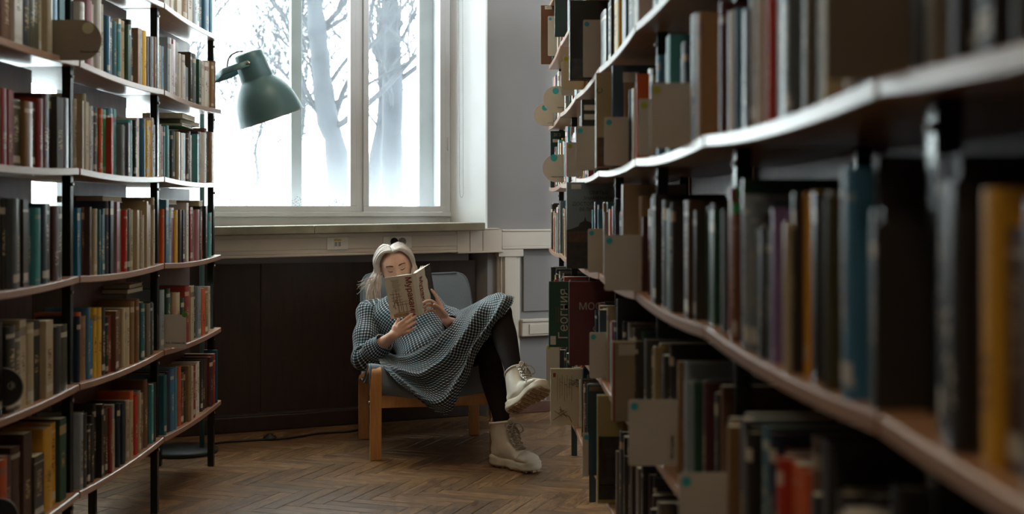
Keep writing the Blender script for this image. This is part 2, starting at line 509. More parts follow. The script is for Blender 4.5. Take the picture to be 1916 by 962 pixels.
# opening sashes of the inner frame
def glassmat(name, veil, dirt=0):
    n = NT(name); co = n.coord()
    n.n.remove(n.b); n.b = None
    out = n.n['Material Output']
    tr = n.node('ShaderNodeBsdfTransparent'); tr.inputs[0].default_value = (.96, .98, .97, 1)
    tl = n.node('ShaderNodeBsdfTranslucent'); tl.inputs[0].default_value = (.9, .93, .97, 1)
    gl = n.node('ShaderNodeBsdfGlossy'); gl.inputs[1].default_value = .03
    fr = n.node('ShaderNodeFresnel'); fr.inputs[0].default_value = 1.45
    z = n.sep(co)[2]
    smear = n.noise(n.mapping(co, (3, 3, 1.2)), 2.2, 4, .6)
    low = n.math('SUBTRACT', 1.0, n.math('DIVIDE', n.math('SUBTRACT', z, .10), .55), clamp=True)
    fog = n.math('MULTIPLY', low, low)
    v = n.math('ADD', veil, n.math('ADD', n.math('MULTIPLY', n.math('SUBTRACT', smear, .5), veil * 1.2), n.math('MULTIPLY', fog, .045 if dirt else .04)), clamp=True)
    m1 = n.node('ShaderNodeMixShader'); n.put(m1.inputs[0], v); n.link(tr.outputs[0], m1.inputs[1]); n.link(tl.outputs[0], m1.inputs[2])
    m2 = n.node('ShaderNodeMixShader'); n.link(n.math('MULTIPLY', fr.outputs[0], .06), m2.inputs[0]); n.link(m1.outputs[0], m2.inputs[1]); n.link(gl.outputs[0], m2.inputs[2])
    last = m2
    if dirt:
        vo = n.node('ShaderNodeTexVoronoi'); n.link(co, vo.inputs['Vector']); vo.inputs['Scale'].default_value = 95
        sp = n.math('LESS_THAN', vo.outputs['Distance'], .25)
        xx = n.sep(co)[0]
        reg = n.noise(co, 7, 3, .6)
        hz = n.math('SUBTRACT', .215, z)
        hx = n.math('SUBTRACT', .36, n.math('ABSOLUTE', n.math('SUBTRACT', xx, -.02)))
        rg = n.math('GREATER_THAN', n.math('ADD', n.math('MULTIPLY', hz, 3.2), n.math('ADD', n.math('MULTIPLY', hx, .4), n.math('MULTIPLY', reg, .55))), .42)
        msk = n.math('MULTIPLY', n.math('MULTIPLY', sp, rg), .75)
        df = n.node('ShaderNodeBsdfDiffuse'); df.inputs[0].default_value = (*lin('#4a4038'), 1)
        m3 = n.node('ShaderNodeMixShader'); n.put(m3.inputs[0], msk); n.link(m2.outputs[0], m3.inputs[1]); n.link(df.outputs[0], m3.inputs[2])
        last = m3
    n.link(last.outputs[0], out.inputs[0])
    return n.m
M_GLASS_IN = glassmat('inner_pane_glass', .005, 1)
M_GLASS_OUT = glassmat('outer_pane_glass', .008)
def sash(s0, s1, q0, q1, z0, z1, wd, gmat, zg=None):
    fr = thing('sash', '', '')
    del fr['label']; del fr['category']
    fr.parent = win
    for nm, b in (('sash_rail', bar(s0, s1, q0, q1, z0, z0 + wd)), ('sash_rail', bar(s0, s1, q0, q1, z1 - wd, z1)),
                  ('sash_stile', bar(s0, s0 + wd, q0, q1, z0 + wd, z1 - wd)), ('sash_stile', bar(s1 - wd, s1, q0, q1, z0 + wd, z1 - wd))):
        o = wpart(nm, b, M_FRAME, fr, .003)
    qm = (q0 + q1) / 2
    wpart('pane', bar(s0 + wd - .006, s1 - wd + .006, qm - .002, qm + .002, z0 + wd - .006, z1 - wd + .006), gmat, fr, 0)
for a, b in ((SF0 + .035, SM2 - .022), (SM2 + .022, SM - .022), (SM + .022, SF1 - .035)):
    sash(a + .001, b - .001, QF - .045, QF + .012, 1.188, ZTOP - .01, .033, M_GLASS_IN)
# outer window layer
QO = -.45
wpart('outer_rail', bar(SF0, SF1, QO - .05, QO, 1.085, 1.20), M_FRAME_OUT)
for c, hw in ((.5385, .032), (1.345, .045), (-.75, .032)): wpart('outer_mullion', bar(c - hw, c + hw, QO - .05, QO, 1.20, ZTOP), M_FRAME_OUT)
for a, b in ((SF0, -.782), (-.718, .5065), (.5705, 1.300)):
    wpart('outer_pane', bar(a + .001, b - .001, QO - .028, QO - .024, 1.20, ZTOP), M_GLASS_OUT, win, 0)
# small lining between the layers
wpart('inner_sill', bar(SF0, SF1, QO, QF - .05, 1.085, 1.165), M_FRAME)
wpart('side_lining', bar(SF1 - .016, SF1 - .002, QO, QF - .05, 1.165, ZTOP), M_FRAME)
wpart('hinge', bar(SF1 - .02, SF1 - .006, QF, QF + .010, 1.55, 1.63), M_FRAME)

# ---- stone sill in two slabs (old, slightly out of level)
def tilt(s): return .0115 * (s - .75)
def sbar(s0, s1, q0, q1, z0, z1):
    vs = []
    for z in (z0, z1):
        for s, q in ((s0, q0), (s1, q0), (s1, q1), (s0, q1)):
            vs.append(W(s, q, z + tilt(s)))
    return MB().hexa(vs)
sill = thing('window_sill', 'worn grey stone sill below the window', 'window sill', W(.3, 0, 1.07))
for a, b in ((S0 + .03, .478), (.481, 1.488)):
    o = part('sill_slab', sbar(a, b, QF + .0, .115 if b > 1 else .118, 1.073, ZSILL), M_SILL, sill, bevel=.005)
rebase(sill, W(.3, 0, 1.07))
# ---- cable channel running round the bay, with elbow, duct, sockets
chn = thing('cable_channel', 'cream plastic cable channel running along the wall under the sill', 'cable channel')
def ch_piece(name, s0, s1, q0, q1, z0, z1): return part(name, sbar(s0, s1, q0, q1, z0, z1), M_CHANNEL, chn, bevel=.004)
ch_piece('channel_body', S0 + .05, 1.34, -.05, .045, .962, 1.071)
ch_piece('channel_lip', S0 + .05, 1.34, -.05, .052, .948, .962)
ch_piece('channel_cover', S0 + .05, 1.34, .044, .049, .985, 1.050)
# elbow: three short pieces
for k, (a, b, qa) in enumerate(((1.3405, 1.42, .047), (1.4205, 1.50, .050), (1.5005, 1.62, .053))):
    o = part('elbow_piece', sbar(a, b, -.04, qa, .953, 1.077), M_CHANNEL, chn, bevel=.002)
o = part('elbow_cap', sbar(1.42, 1.60, -.02, .058, 1.0765, 1.083), M_CHANNEL, chn, bevel=.002)
o = part('elbow_foot', sbar(1.34, 1.63, -.04, .061, .942, .953), M_CHANNEL, chn, bevel=.003)
def bar_o(s0, s1, q0, q1, z0, z1): return MB().prism([(s0, q0), (s1, q0), (s1, q1), (s0, q1)], z0, z1, Wp)
part('channel_body', bar_o(1.622, 3.3, .0, .05, .985, 1.073), M_CHANNEL, chn, bevel=.004)
part('channel_lip', bar_o(1.622, 3.3, .0, .056, 1.073, 1.085), M_CHANNEL, chn, bevel=.003)
part('channel_lip', bar_o(1.622, 3.3, .0, .056, .970, .985), M_CHANNEL, chn, bevel=.003)
# vertical duct with stepped sides
for a, b, q in ((1.608, 1.752, .02), (1.622, 1.738, .032), (1.642, 1.718, .045)):
    part('duct', bar_o(a, b, 0, q, .08, .938), M_CHANNEL, chn, bevel=.003)
part('duct_collar', bar_o(1.60, 1.76, 0, .052, .926, .969), M_CHANNEL, chn, bevel=.003)
rebase(chn, W(.8, 0, .95))
lc = thing('lower_cable_channel', 'low cream cable channel crossing the grey wall near the baseboard', 'cable channel')
part('channel_body', bar_o(1.754, 3.3, 0, .045, .455, .54), M_CHANNEL, lc, bevel=.005)
part('channel_cover', bar_o(1.80, 3.3, .044, .05, .468, .527), M_CHANNEL, lc, bevel=.002)
part('channel_lip', bar_o(1.754, 3.3, 0, .052, .54, .556), M_CHANNEL, lc, bevel=.003)
rebase(lc, W(1.9, 0, .455))

def s_of_px(x, q):   # position along the wall seen at bearing x
    b = W(0, q, 0); k = (x - CX) / F
    return (k * b.y - b.x) / (WD.x - k * WD.y)
M_YELLOW = plain('yellow_plastic', '#c9a13a', .4)
M_DARKGREY = plain('dark_socket_hole', '#2b2926', .5)
M_GREYPL = plain('grey_plastic', '#8d8a80', .4)
ds = thing('data_socket', 'white data socket plate with yellow tabs on the cable channel', 'socket')
sa, sb = s_of_px(611, .05), s_of_px(651, .05)
part('plate', sbar(sa, sb, .049, .057, .982, 1.050), M_WHITEPLASTIC, ds, bevel=.003)
mid = (sa + sb) / 2
for k in (-1, 1):
    a = mid + k * .0105 - .0095; b = a + .019
    part('port_frame', sbar(a, b, .057, .0605, .992, 1.040), M_WHITEPLASTIC, ds, bevel=.001)
    part('yellow_tab', sbar(a + .001, b - .001, .0605, .063, 1.029, 1.039), M_YELLOW, ds)
    part('port_shutter', sbar(a + .003, b - .003, .0605, .062, 1.000, 1.024), M_GREYPL, ds)
rebase(ds, W(mid, .05, .98))
sk = thing('power_socket', 'white double power socket with round sockets behind the blonde head', 'socket')
sa, sb = s_of_px(716, .05), s_of_px(770, .05)
part('plate', sbar(sa, sb, .049, .058, .978, 1.050), M_WHITEPLASTIC, sk, bevel=.003)
for px_, col in ((737.5, M_DARKGREY), (752.5, M_GREYPL)):
    c = s_of_px(px_, .058); zc = 1.018 + tilt(c)
    fm = basis(WD, Vector((0, 0, 1)), WN, W(c, .058, zc))
    rim = part('socket_ring', MB().lathe([(.0225, 0), (.0225, .006), (.0195, .006), (.019, .001), (.0, .001)], 24, fm, cap=False), col, sk, True)
    for k in (-1, 1):
        part('pin_hole', MB().lathe([(.0026, .0008), (.0026, .0018)], 8, fm @ Matrix.Translation((k * .0095, 0, 0))), M_DARKGREY, sk)
rebase(sk, W((sa + sb) / 2, .05, .978))
# ---- bead chain of the roller blind, hanging on the reveal
chain = MB()
def reveal_pt(px, z):
    k = (px - CX) / F
    a = W(SF1, QF, 0); d = W(S1, 0, 0) - a
    t = (k * a.y - a.x) / (d.x - k * d.y)
    p = a + d * t - WD * .02
    return Vector((p.x, p.y, z))
zl = CZ - (362 - HY) / F * 7.6
pts = [reveal_pt(863.5, 3.15), reveal_pt(865.5, zl + .05), reveal_pt(866.5, zl)]
pts += [reveal_pt(869.5 - 3.2 * math.cos(a), zl - .024 * math.sin(a)) for a in (.5, 1.0, 1.57, 2.1, 2.6)]
pts += [reveal_pt(872.7, zl), reveal_pt(872.5, zl + .05), reveal_pt(871, 3.15)]
chain.tube(pts, .0011, 5)
def along(pts, step):
    out = []; acc = 0
    for a, b in zip(pts, pts[1:]):
        L = (b - a).length; t = step - acc
        while t < L:
            out.append(a + (b - a) * (t / L)); t += step
        acc = (acc + L) % step
    return out
for p in along(pts, .012):
    chain.add([p + Vector(d) * .0026 for d in ((1, 0, 0), (-1, 0, 0), (0, 1, 0), (0, -1, 0), (0, 0, 1), (0, 0, -1))],
              [[0, 2, 4], [2, 1, 4], [1, 3, 4], [3, 0, 4], [2, 0, 5], [1, 2, 5], [3, 1, 5], [0, 3, 5]])
o = part('blind_chain', chain, plain('grey_bead_chain', '#8e8f90', .4), None, True)
tag(o, 'thin looped bead chain of the blind hanging on the white reveal', 'chain')

# ---- outside: ground and bare winter trees
g = part('ground', MB().prism([(-60, 8.6), (60, 8.6 + 0), (60, 90), (-60, 90)], -1.3, -1.2), plain('snowy_ground', '#d9dce0', .9, var=.05))
struct(g, 'pale snowy ground outside the window', 'ground')
M_BARK = plain('grey_bark', '#2c3036', .9, var=.35, scale=3)
M_BARK2 = plain('grey_twigs', '#33353a', .9, var=.3, scale=3)
def make_tree(base, pts, r0, r1, label, seed, nb, reach=2.6):
    R = random.Random(seed)
    t = thing('bare_tree', label, 'tree', base, 'bare trees outside the window')
    loc = [p - base for p in pts]
    cr = [Vector(p) for p in catmull([tuple(p) for p in loc], 26)]
    rad = [r0 + (r1 - r0) * (i / 25) + .02 * R.uniform(-1, 1) * r0 / .2 for i in range(26)]
    part('trunk', MB().tube(cr, rad, 12), M_BARK, t, True)
    br = MB()
    def grow(p, d, L, r, dep):
        n = 6; q = [p]; cd = d.copy()
        for i in range(n):
            cd = (cd + Vector((R.uniform(-.28, .28), R.uniform(-.28, .28), R.uniform(-.12, .26)))).normalized()
            q.append(q[-1] + cd * L / n)
        br.tube(q, [r * (1 - .75 * i / n) for i in range(n + 1)], 5 if dep else 7)
        if dep < 3:
            for k in range(3 + (dep == 0) + (dep == 1) * 1):
                i = R.randint(1, n)
                nd = (cd + Vector((R.uniform(-1, 1), R.uniform(-.8, .8), R.uniform(-.3, .9)))).normalized()
                grow(q[i], nd, L * R.uniform(.5, .75), r * .5 * (1 - .4 * i / n) + .004, dep + 1)
    for k in range(nb):
        i = R.randint(7, 24)
        a = R.uniform(0, 2 * math.pi)
        d = Vector((math.cos(a), math.sin(a) * .6, R.uniform(.45, 1.3))).normalized()
        grow(cr[i], d, reach * R.uniform(.5, 1.0), rad[i] * R.uniform(.16, .36), 0)
    part('branches', br, M_BARK2, t, True)
    return t
def tp_(x, y, D): return P(x, y, D)
def gbase(x, D): p = P(x, 0, D); return Vector((p.x, p.y, -1.2))
D1, D2 = 15.0, 17.0
make_tree(gbase(640, D1), [gbase(640, D1), P(633, 330, D1), P(612, 220, D1), P(598, 100, D1 - .3), P(588, 0, D1 - .6), P(570, -160, D1 - .8), P(540, -420, D1 - 1)], .135, .08, 'thick leaning bare tree outside behind the left panes', 5, 15, 3.0)
make_tree(gbase(732, D2), [gbase(732, D2), P(733, 330, D2), P(735, 180, D2), P(733, 60, D2), P(728, -60, D2), P(735, -250, D2), P(725, -500, D2)], .155, .09, 'straight bare tree outside behind the right pane', 11, 16, 3.0)
make_tree(gbase(700, 22), [gbase(690, 22), P(700, 330, 22), P(718, 200, 22), P(715, 60, 22), P(745, -60, 22), P(760, -200, 22)], .13, .06, 'slender bare tree outside between the two thick trunks', 17, 12, 3.2)
make_tree(gbase(470, 20), [gbase(300, 20), P(300, 330, 20), P(310, 150, 20), P(330, 0, 20), P(350, -200, 20)], .16, .07, 'bare tree outside seen past the floor lamp', 23, 22, 5.5)
make_tree(gbase(480, 24), [gbase(480, 24), P(478, 380, 24), P(482, 330, 24), P(478, 280, 24), P(490, 230, 24), P(486, 170, 24)], .05, .02, 'small thin bare tree outside behind the lamp shade', 31, 30, 2.6)
make_tree(gbase(560, 30), [gbase(560, 30), P(556, 330, 30), P(568, 200, 30), P(552, 60, 30), P(560, -100, 30), P(540, -260, 30)], .07, .04, 'faint distant bare tree outside beside the leaning trunk', 37, 26, 4.5)
# low russet hedge seen through the lower left pane
hd = MB(); R = random.Random(2)
hc = P(452, 372, 13)
for k in range(240):
    p = Vector((R.gauss(0, .34), R.gauss(0, .15), 0)); h = max(.05, .5 - abs(p.x) * .7) * R.uniform(.5, 1.05)
    b = Vector((hc.x + p.x, hc.y + p.y, -1.2)); tip = b + Vector((R.uniform(-.15, .15), R.uniform(-.1, .1), 2.15 + h))
    hd.tube([b, (b + tip) / 2 + Vector((R.uniform(-.05, .05), 0, 0)), tip], [.012, .009, .004], 4)
o = part('hedge', hd, plain('russet_twigs', '#8d6a58', .9, var=.3), None)
tag(o, 'low russet leafless hedge outside the lower left pane', 'hedge')

# ================================================================== BOOKCASES
LEV = [.302 + .3423 * k for k in range(7)]      # tops of the shelf boards
BT = .022                                       # board thickness
SAG = .012
class Row:
    def __init__(s, name, edges, side):
        s.name, s.edges, s.side = name, edges, side
    def x(s, D, inn):     # position across the aisle, inn metres behind the front edge
        return -1.37 - inn if s.side < 0 else .405 - .027 * D + inn
    def pt(s, D, inn, z): return Vector((s.x(D, inn), D, z))
    def rz(s): return math.pi / 2 if s.side < 0 else -math.pi / 2 + math.atan(.027)
    def sag(s, D):
        for a, b in zip(s.edges, s.edges[1:]):
            if a <= D <= b:
                t = (D - a) / (b - a); return -SAG * (1 - (2 * t - 1) ** 2)
        return 0
LEFT = Row('left', [2.1, 3.1, 4.1, 5.1, 6.1], -1)
RIGHT = Row('right', [.31, 1.31, 2.31, 3.31, 4.31, 5.31, 6.31, 7.31], 1)
DEPTH = .30
def build_row(row, label):
    root = thing('bookcase', label, 'bookcase')
    for a, b in zip(row.edges, row.edges[1:]):
        for k, z in enumerate(LEV):
            if row.side < 0 and b < 3 and k > 5: continue
            n = 13; D = [a + .008 + (b - a - .016) * i / (n - 1) for i in range(n)]
            rings = []
            for d in D:
                zz = z + row.sag(d)
                rings.append([row.pt(d, .003, zz - BT), row.pt(d, DEPTH, zz - BT), row.pt(d, DEPTH, zz), row.pt(d, .003, zz)])
            sh = part('shelf', MB().loft(rings), M_SHELF, root)
            rings = []
            for d in D:
                zz = z + row.sag(d)
                rings.append([row.pt(d, 0, zz - BT + .002), row.pt(d, .003, zz - BT), row.pt(d, .003, zz), row.pt(d, 0, zz - .002)])
            part('edge_band', MB().loft(rings), M_EDGE, sh)
    inn = .025 if row.side < 0 else .055
    for D in row.edges:
        D_ = D - (.045 if D == row.edges[-1] else 0)
        for q in (inn, DEPTH - .03):
            p = row.pt(D_, q + .014, 0)
            post = part('post', MB().box((p.x, p.y, 1.2), (.028, .028, 2.4)), M_STEEL, root, bevel=.002)
            if q == inn:
                for z in LEV[:6]:
                    c = row.pt(D_, q - .001, z - BT - .03)
                    part('bolt', MB().tube([c, c + Vector((row.side * -.004, 0, 0))], .006, 8), M_CHROME, post, True)
    for a, b in zip(row.edges, row.edges[1:]):
        for k, z in enumerate(LEV):
            if row.side < 0:
                if k == 0: continue
                a2, q0, q1, z0 = a + .37, .145, .155, z - BT - .155
                vs = []
                for zz in (z0, z - BT - .013):
                    vs += [row.pt(a2, q0, zz), row.pt(b - .02, q0, zz), row.pt(b - .02, q1, zz), row.pt(a2, q1, zz)]
                part('back_panel', MB().hexa(vs), M_BACK, root)
        if row.side > 0:
            vs = []
            for zz in (LEV[0], LEV[6]):
                vs += [row.pt(a + .004, DEPTH + .001, zz), row.pt(b - .004, DEPTH + .001, zz), row.pt(b - .004, DEPTH + .009, zz), row.pt(a + .004, DEPTH + .009, zz)]
            part('back_panel', MB().hexa(vs), M_BACK, root)
    rebase(root, row.pt((row.edges[0] + row.edges[-1]) / 2, .15, 0))
    return root
build_row(LEFT, 'long left bookcase of sagging beech shelves on black steel posts')
build_row(RIGHT, 'long right bookcase of sagging beech shelves, blurred towards the camera')

# ================================================================== BOOKS
def book_mat(name, merged):
    n = NT(name)
    if merged:
        a = n.node('ShaderNodeAttribute', attribute_name='bcol'); col = a.outputs['Color']
        r = n.node('ShaderNodeAttribute', attribute_name='brnd').outputs['Fac']
    else:
        oi = n.node('ShaderNodeObjectInfo'); col = oi.outputs['Color']; r = oi.outputs['Random']
    uv = n.node('ShaderNodeUVMap'); uv.uv_map = 'UVMap'
    u, v, _ = n.sep(uv.outputs[0])
    r2 = n.math('FRACT', n.math('MULTIPLY', r, 7.31)); r3 = n.math('FRACT', n.math('MULTIPLY', r, 23.7)); r4 = n.math('FRACT', n.math('MULTIPLY', r, 61.3))
    lum = n.node('ShaderNodeRGBToBW'); n.link(col, lum.inputs[0])
    dark = n.math('LESS_THAN', lum.outputs[0], .16)
    gold = n.mix(r3, lin('#d8d0bd'), lin('#b8934f')); ink = n.mix(r3, lin('#2a2622'), lin('#6e2a22'))
    tcol = n.mix(dark, ink, gold)
    # lettering running along the spine
    tx = n.noise(n.comb(n.math('MULTIPLY', u, 2.6), n.math('MULTIPLY', v, 75.0), n.math('MULTIPLY', r, 90.0)), 1.0, 1, .5)
    def band(x, lo, hi): return n.math('MULTIPLY', n.math('GREATER_THAN', x, lo), n.math('LESS_THAN', x, hi))
    v0 = n.math('ADD', .18, n.math('MULTIPLY', r2, .25))
    zone = n.math('MULTIPLY', band(v, v0, n.math('ADD', v0, n.math('ADD', .18, n.math('MULTIPLY', r4, .25)))), band(u, .27, .73))
    txt = n.math('MULTIPLY', n.math('MULTIPLY', n.math('GREATER_THAN', tx, .53), zone), n.math('GREATER_THAN', r3, .25))
    # printed bands near head and tail
    b1 = band(v, n.math('ADD', .80, n.math('MULTIPLY', r4, .08)), n.math('ADD', .83, n.math('MULTIPLY', r2, .10)))
    b2 = n.math('MULTIPLY', band(v, .05, n.math('ADD', .06, n.math('MULTIPLY', r3, .08))), n.math('GREATER_THAN', r4, .6))
    bands = n.math('MULTIPLY', n.math('MAXIMUM', b1, b2), n.math('MULTIPLY', n.math('GREATER_THAN', r2, .45), n.math('GREATER_THAN', u, -1.0)))
    bcol = n.mix(r4, tcol, n.mix(.5, col, (.9, .85, .75)))
    stick = n.math('MULTIPLY', n.math('MULTIPLY', band(v, .07, .16), band(u, .1, .9)), n.math('GREATER_THAN', r4, .72))
    wear = n.noise(n.coord(), 30, 4, .6)
    hsv = n.node('ShaderNodeHueSaturation'); n.link(col, hsv.inputs['Color'])
    n.put(hsv.inputs['Value'], n.math('ADD', .82, n.math('MULTIPLY', wear, .36)))
    c = n.mix(n.math('MULTIPLY', bands, .8), hsv.outputs[0], bcol)
    c = n.mix(n.math('MULTIPLY', txt, .85), c, tcol)
    c = n.mix(n.math('MULTIPLY', stick, .85), c, lin('#cfc9bb'))
    n.set(c, n.math('ADD', .28, n.math('MULTIPLY', r3, .34)), 0, .5)
    return n.m
M_BOOK = book_mat('book_cover', False)
M_BOOKS = book_mat('book_cover_row', True)
M_PAGES = plain('book_pages', '#c9bd9f', .85, var=.1, scale=60)

def book_cover_mb(t, d, H, hard=True):
    h = t / 2; c = .0024 if hard else .0007
    if hard:
        arc = [(h * math.cos(a), .007 * (1 - math.sin(a))) for a in [math.pi * i / 6 for i in range(7)]]
        ai = [((h - c) * math.cos(a), c + .005 * (1 - math.sin(a))) for a in [math.pi * i / 6 for i in range(7)]]
    else:
        arc = [(h, .0012), (h - .0010, 0), (-h + .0010, 0), (-h, .0012)]
        ai = [(h - c, c + .0005), (h - c, c), (-h + c, c), (-h + c, c + .0005)]
    outer = [(h, d)] + arc + [(-h, d)]
    inner = [(h - c, d)] + ai + [(-h + c, d)]
    n = len(outer)
    vs = [(x, y, z) for z in (0, H) for x, y in outer] + [(x, y, z) for z in (0, H) for x, y in inner]
    fs = []; us = []
    U0 = [(-5, -5)] * 4
    per = [0]
    for a, b in zip(arc, arc[1:]): per.append(per[-1] + math.hypot(a[0] - b[0], a[1] - b[1]))
    for i in range(n - 1):
        fs.append([i, n + i, n + i + 1, i + 1])
        if 1 <= i < n - 2:
            a, b = per[i - 1] / per[-1], per[i] / per[-1]
            us.append([(a, 0), (a, 1), (b, 1), (b, 0)])
        else: us.append(U0)
        fs.append([2 * n + i, 2 * n + i + 1, 3 * n + i + 1, 3 * n + i]); us.append(U0)
        fs.append([n + i, 3 * n + i, 3 * n + i + 1, n + i + 1]); us.append(U0)
        fs.append([i, i + 1, 2 * n + i + 1, 2 * n + i]); us.append(U0)
    for i in (0, n - 1):
        f = [i, 2 * n + i, 3 * n + i, n + i]; fs.append(f if i == 0 else f[::-1]); us.append(U0)
    return MB().add(vs, fs, us)
def pages_mb(t, d, H, hard=True):
    c = .0024 if hard else .0007; ov = .003 if hard else .0003
    return MB().box((0, (c + d - ov) / 2 + .001, H / 2), (t - 2 * c - .0004, d - ov - c - .002, H - 2 * ov))
PROTO = {}
for hard in (True, False):
    for t in ((.018, .032, .05) if hard else (.008, .014, .024)):
        cm = book_cover_mb(t, .15, .22, hard); pm = pages_mb(t, .15, .22, hard)
        PROTO[(hard, t)] = (cm, pm, cm.mesh('book_cover', M_BOOK, False, True), pm.mesh('page_block', M_PAGES))
PAL = {'k': '#2a2622', 'd': '#3a342c', 'n': '#263241', 'N': '#27384a', 'g': '#22452f', 'G': '#2f8a52', 'o': '#46432a', 'r': '#87271f', 'R': '#b53825',
       'm': '#4a2220', 'b': '#4b3222', 'B': '#6e4a30', 't': '#8d6d48', 'c': '#b3a384', 'w': '#cfc9c0', 'W': '#dcdcdd', 's': '#8d969b', 'S': '#5d666a',
       'e': '#2a6068', 'E': '#479599', 'l': '#8fb0c4', 'L': '#3f7391', 'y': '#d09a28', 'Y': '#d9ad2e', 'O': '#c65a26', 'p': '#856c98', 'P': '#a97f88', 'u': '#0f6f93', 'z': '#6b6253'}
CNAME = {'k': 'black', 'd': 'charcoal', 'n': 'navy', 'N': 'slate blue', 'g': 'dark green', 'G': 'green', 'o': 'olive', 'r': 'dark red', 'R': 'red', 'm': 'maroon', 'b': 'dark brown',
         'B': 'brown', 't': 'tan', 'c': 'cream', 'w': 'off-white', 'W': 'white', 's': 'pale grey', 'S': 'grey', 'e': 'dark teal', 'E': 'teal', 'l': 'pale blue', 'L': 'steel blue', 'y': 'mustard',
         'Y': 'yellow', 'O': 'orange', 'p': 'mauve', 'P': 'pink', 'u': 'bright blue', 'z': 'taupe'}
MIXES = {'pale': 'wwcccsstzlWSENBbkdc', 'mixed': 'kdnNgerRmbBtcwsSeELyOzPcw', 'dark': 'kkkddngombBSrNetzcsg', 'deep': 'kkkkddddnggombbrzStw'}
# the sequences read from the photograph, window end last
SEQ = {('R', 0, 2): 'kdkndkdkSdkdkbkdkNkSLSbyzkkkkcw', ('R', 0, 3): 'kdkNdkdknkSdkkdkNSdNkdkkzkkN', ('R', 0, 1): 'kdkbdkmdkdkSwkd', ('R', 1, 1): 'kdwskdkdkkBORLrnegkdkdbtdkdS',
       ('L', 1, 3): 'bbccGGGrotbrmkdkd', ('L', 2, 3): 'tcccwdSSOGReLEksSEgkcwsLYYwkssS', ('L', 3, 3): 'WPeEkgcwlbkkWREdnWkBntwsc',
       ('L', 1, 2): 'kskddkdgkSdeENkmodd', ('L', 2, 2): 'uumbkkceeenndPBBRgcccccwccckcwEl', ('L', 3, 2): 'OLlwrYkkswmrPPgRdkteEggk',
       ('L', 2, 4): 'wEcPwwcNLneEccgkNtcYksBBb', ('L', 3, 4): 'wlsWPztwclsdSsgcwwcctBNk', ('L', 1, 4): 'SkkoBBBBwkocctLee', ('L', 3, 5): 'wtcwtwsNNLLeG',
       ('L', 1, 1): 'kgkSdgkkzckcdodk', ('L', 2, 1): 'nOtLLYkkrBmBccttcegzkSkd', ('L', 3, 1): 'scgtcgrcEgsOTcwss'.replace('T', 't'), ('L', 1, 0): 'kkdEsObbbdyygk',
       ('L', 2, 0): 'skkkkkkkbrcsnnNccORcszBbEkkk', ('L', 3, 0): 'ennLEOBktcrwwkbmrnn',
       ('R', 1, 2): 'kdkdkSLSByzokkkwkYYykckrPppkSkkwkSsnogdBBtGGrmSNyy'[::1], ('R', 2, 2): 'gokgdbbekSgEdklsswmd', ('R', 2, 3): 'wtkslnklEdkLlkgkgg', ('R', 1, 3): 'kdSkzzccSkzzwlSozRPPwEltkkNLwnmPgkk',
       ('R', 1, 4): 'kdwslgkd', ('R', 3, 4): 'wzknyYYzkk', ('R', 4, 4): 'kdYYkk'}
PROT_L = {}
books = []     # every book: dict
RB = random.Random(21)
BLOCK = {}     # (row, level) -> list of D intervals kept free for the special books and dividers
def block(row, lev, a, b): BLOCK.setdefault((row.name, lev), []).append((a, b))
def fill(row, bay, lev, palette, hmean, tmean=.022):
    a, b = row.edges[bay], row.edges[bay + 1]
    D = a + .035; end = b - .05
    if row.side < 0 and bay == 3: end = b - .075
    seq = SEQ.get(('L' if row.side < 0 else 'R', bay, lev)); i = 0
    if seq: tmean = (end - D) / len(seq) * .97
    free = BLOCK.get((row.name, lev), [])
    while True:
        t = max(.006, RB.gauss(tmean, tmean * .35)) if not seq else max(.007, tmean * RB.uniform(.72, 1.3))
        if D + t > end: break
        hit = [f for f in free if D < f[1] and D + t > f[0]]
        if hit: D = hit[0][1] + .001; i += 0; continue
        if seq: ck = seq[min(len(seq) - 1, int((D - a) / (b - a) * len(seq)))]
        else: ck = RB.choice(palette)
        h = min(.285, max(.155, RB.gauss(hmean, .018)))
        if i and RB.random() < .45: h = books[-1]['h'] + RB.uniform(-.004, .004)
        d = min(.142 if row.side < 0 else .19, max(.11, h * RB.uniform(.62, .72)))
        rec = RB.uniform(.006, .03) if row.side < 0 else RB.uniform(.004, .045)
        books.append(dict(row=row, bay=bay, lev=lev, D=D + t / 2, t=t - .0008, h=h, d=d, inn=rec, c=ck, hard=t > .02 and RB.random() < .6 or RB.random() < .25, seed=RB.random()))
        D += t; i += 1
        if not seq and RB.random() < .02: D += RB.uniform(.02, .06)

# ---- things that stick out of the right bookcase, placed before the rows are filled
def on_shelf(row, lev, y):
    """distance at which a thing standing on that shelf has its foot at height y of the view"""
    D = (CZ - LEV[lev]) * F / (y - HY)
    for _ in range(6): D = (CZ - LEV[lev] - row.sag(D)) * F / (y - HY)
    return D
M_CARD = plain('grey_card', '#c2bbaf', .5, var=.05, scale=12)
M_DOT_B = plain('turquoise_dot', '#35a9b4', .5); M_DOT_G = plain('lime_dot', '#a3ab33', .5); M_DOT_C = plain('cream_dot', '#c6bb96', .5); M_DOT_F = plain('green_dot', '#5f8f3a', .5)
M_INK = plain('black_ink', '#1a1816', .6)
def rounded(w, h, r, n=4):
    pts = []
    for cx, cz, a0 in ((w - r, r, -90), (w - r, h - r, 0), (r, h - r, 90), (r, r, 180)):
        for i in range(n + 1):
            a = math.radians(a0 + 90 * i / n); pts.append((cx + r * math.cos(a), cz + r * math.sin(a)))
    return pts
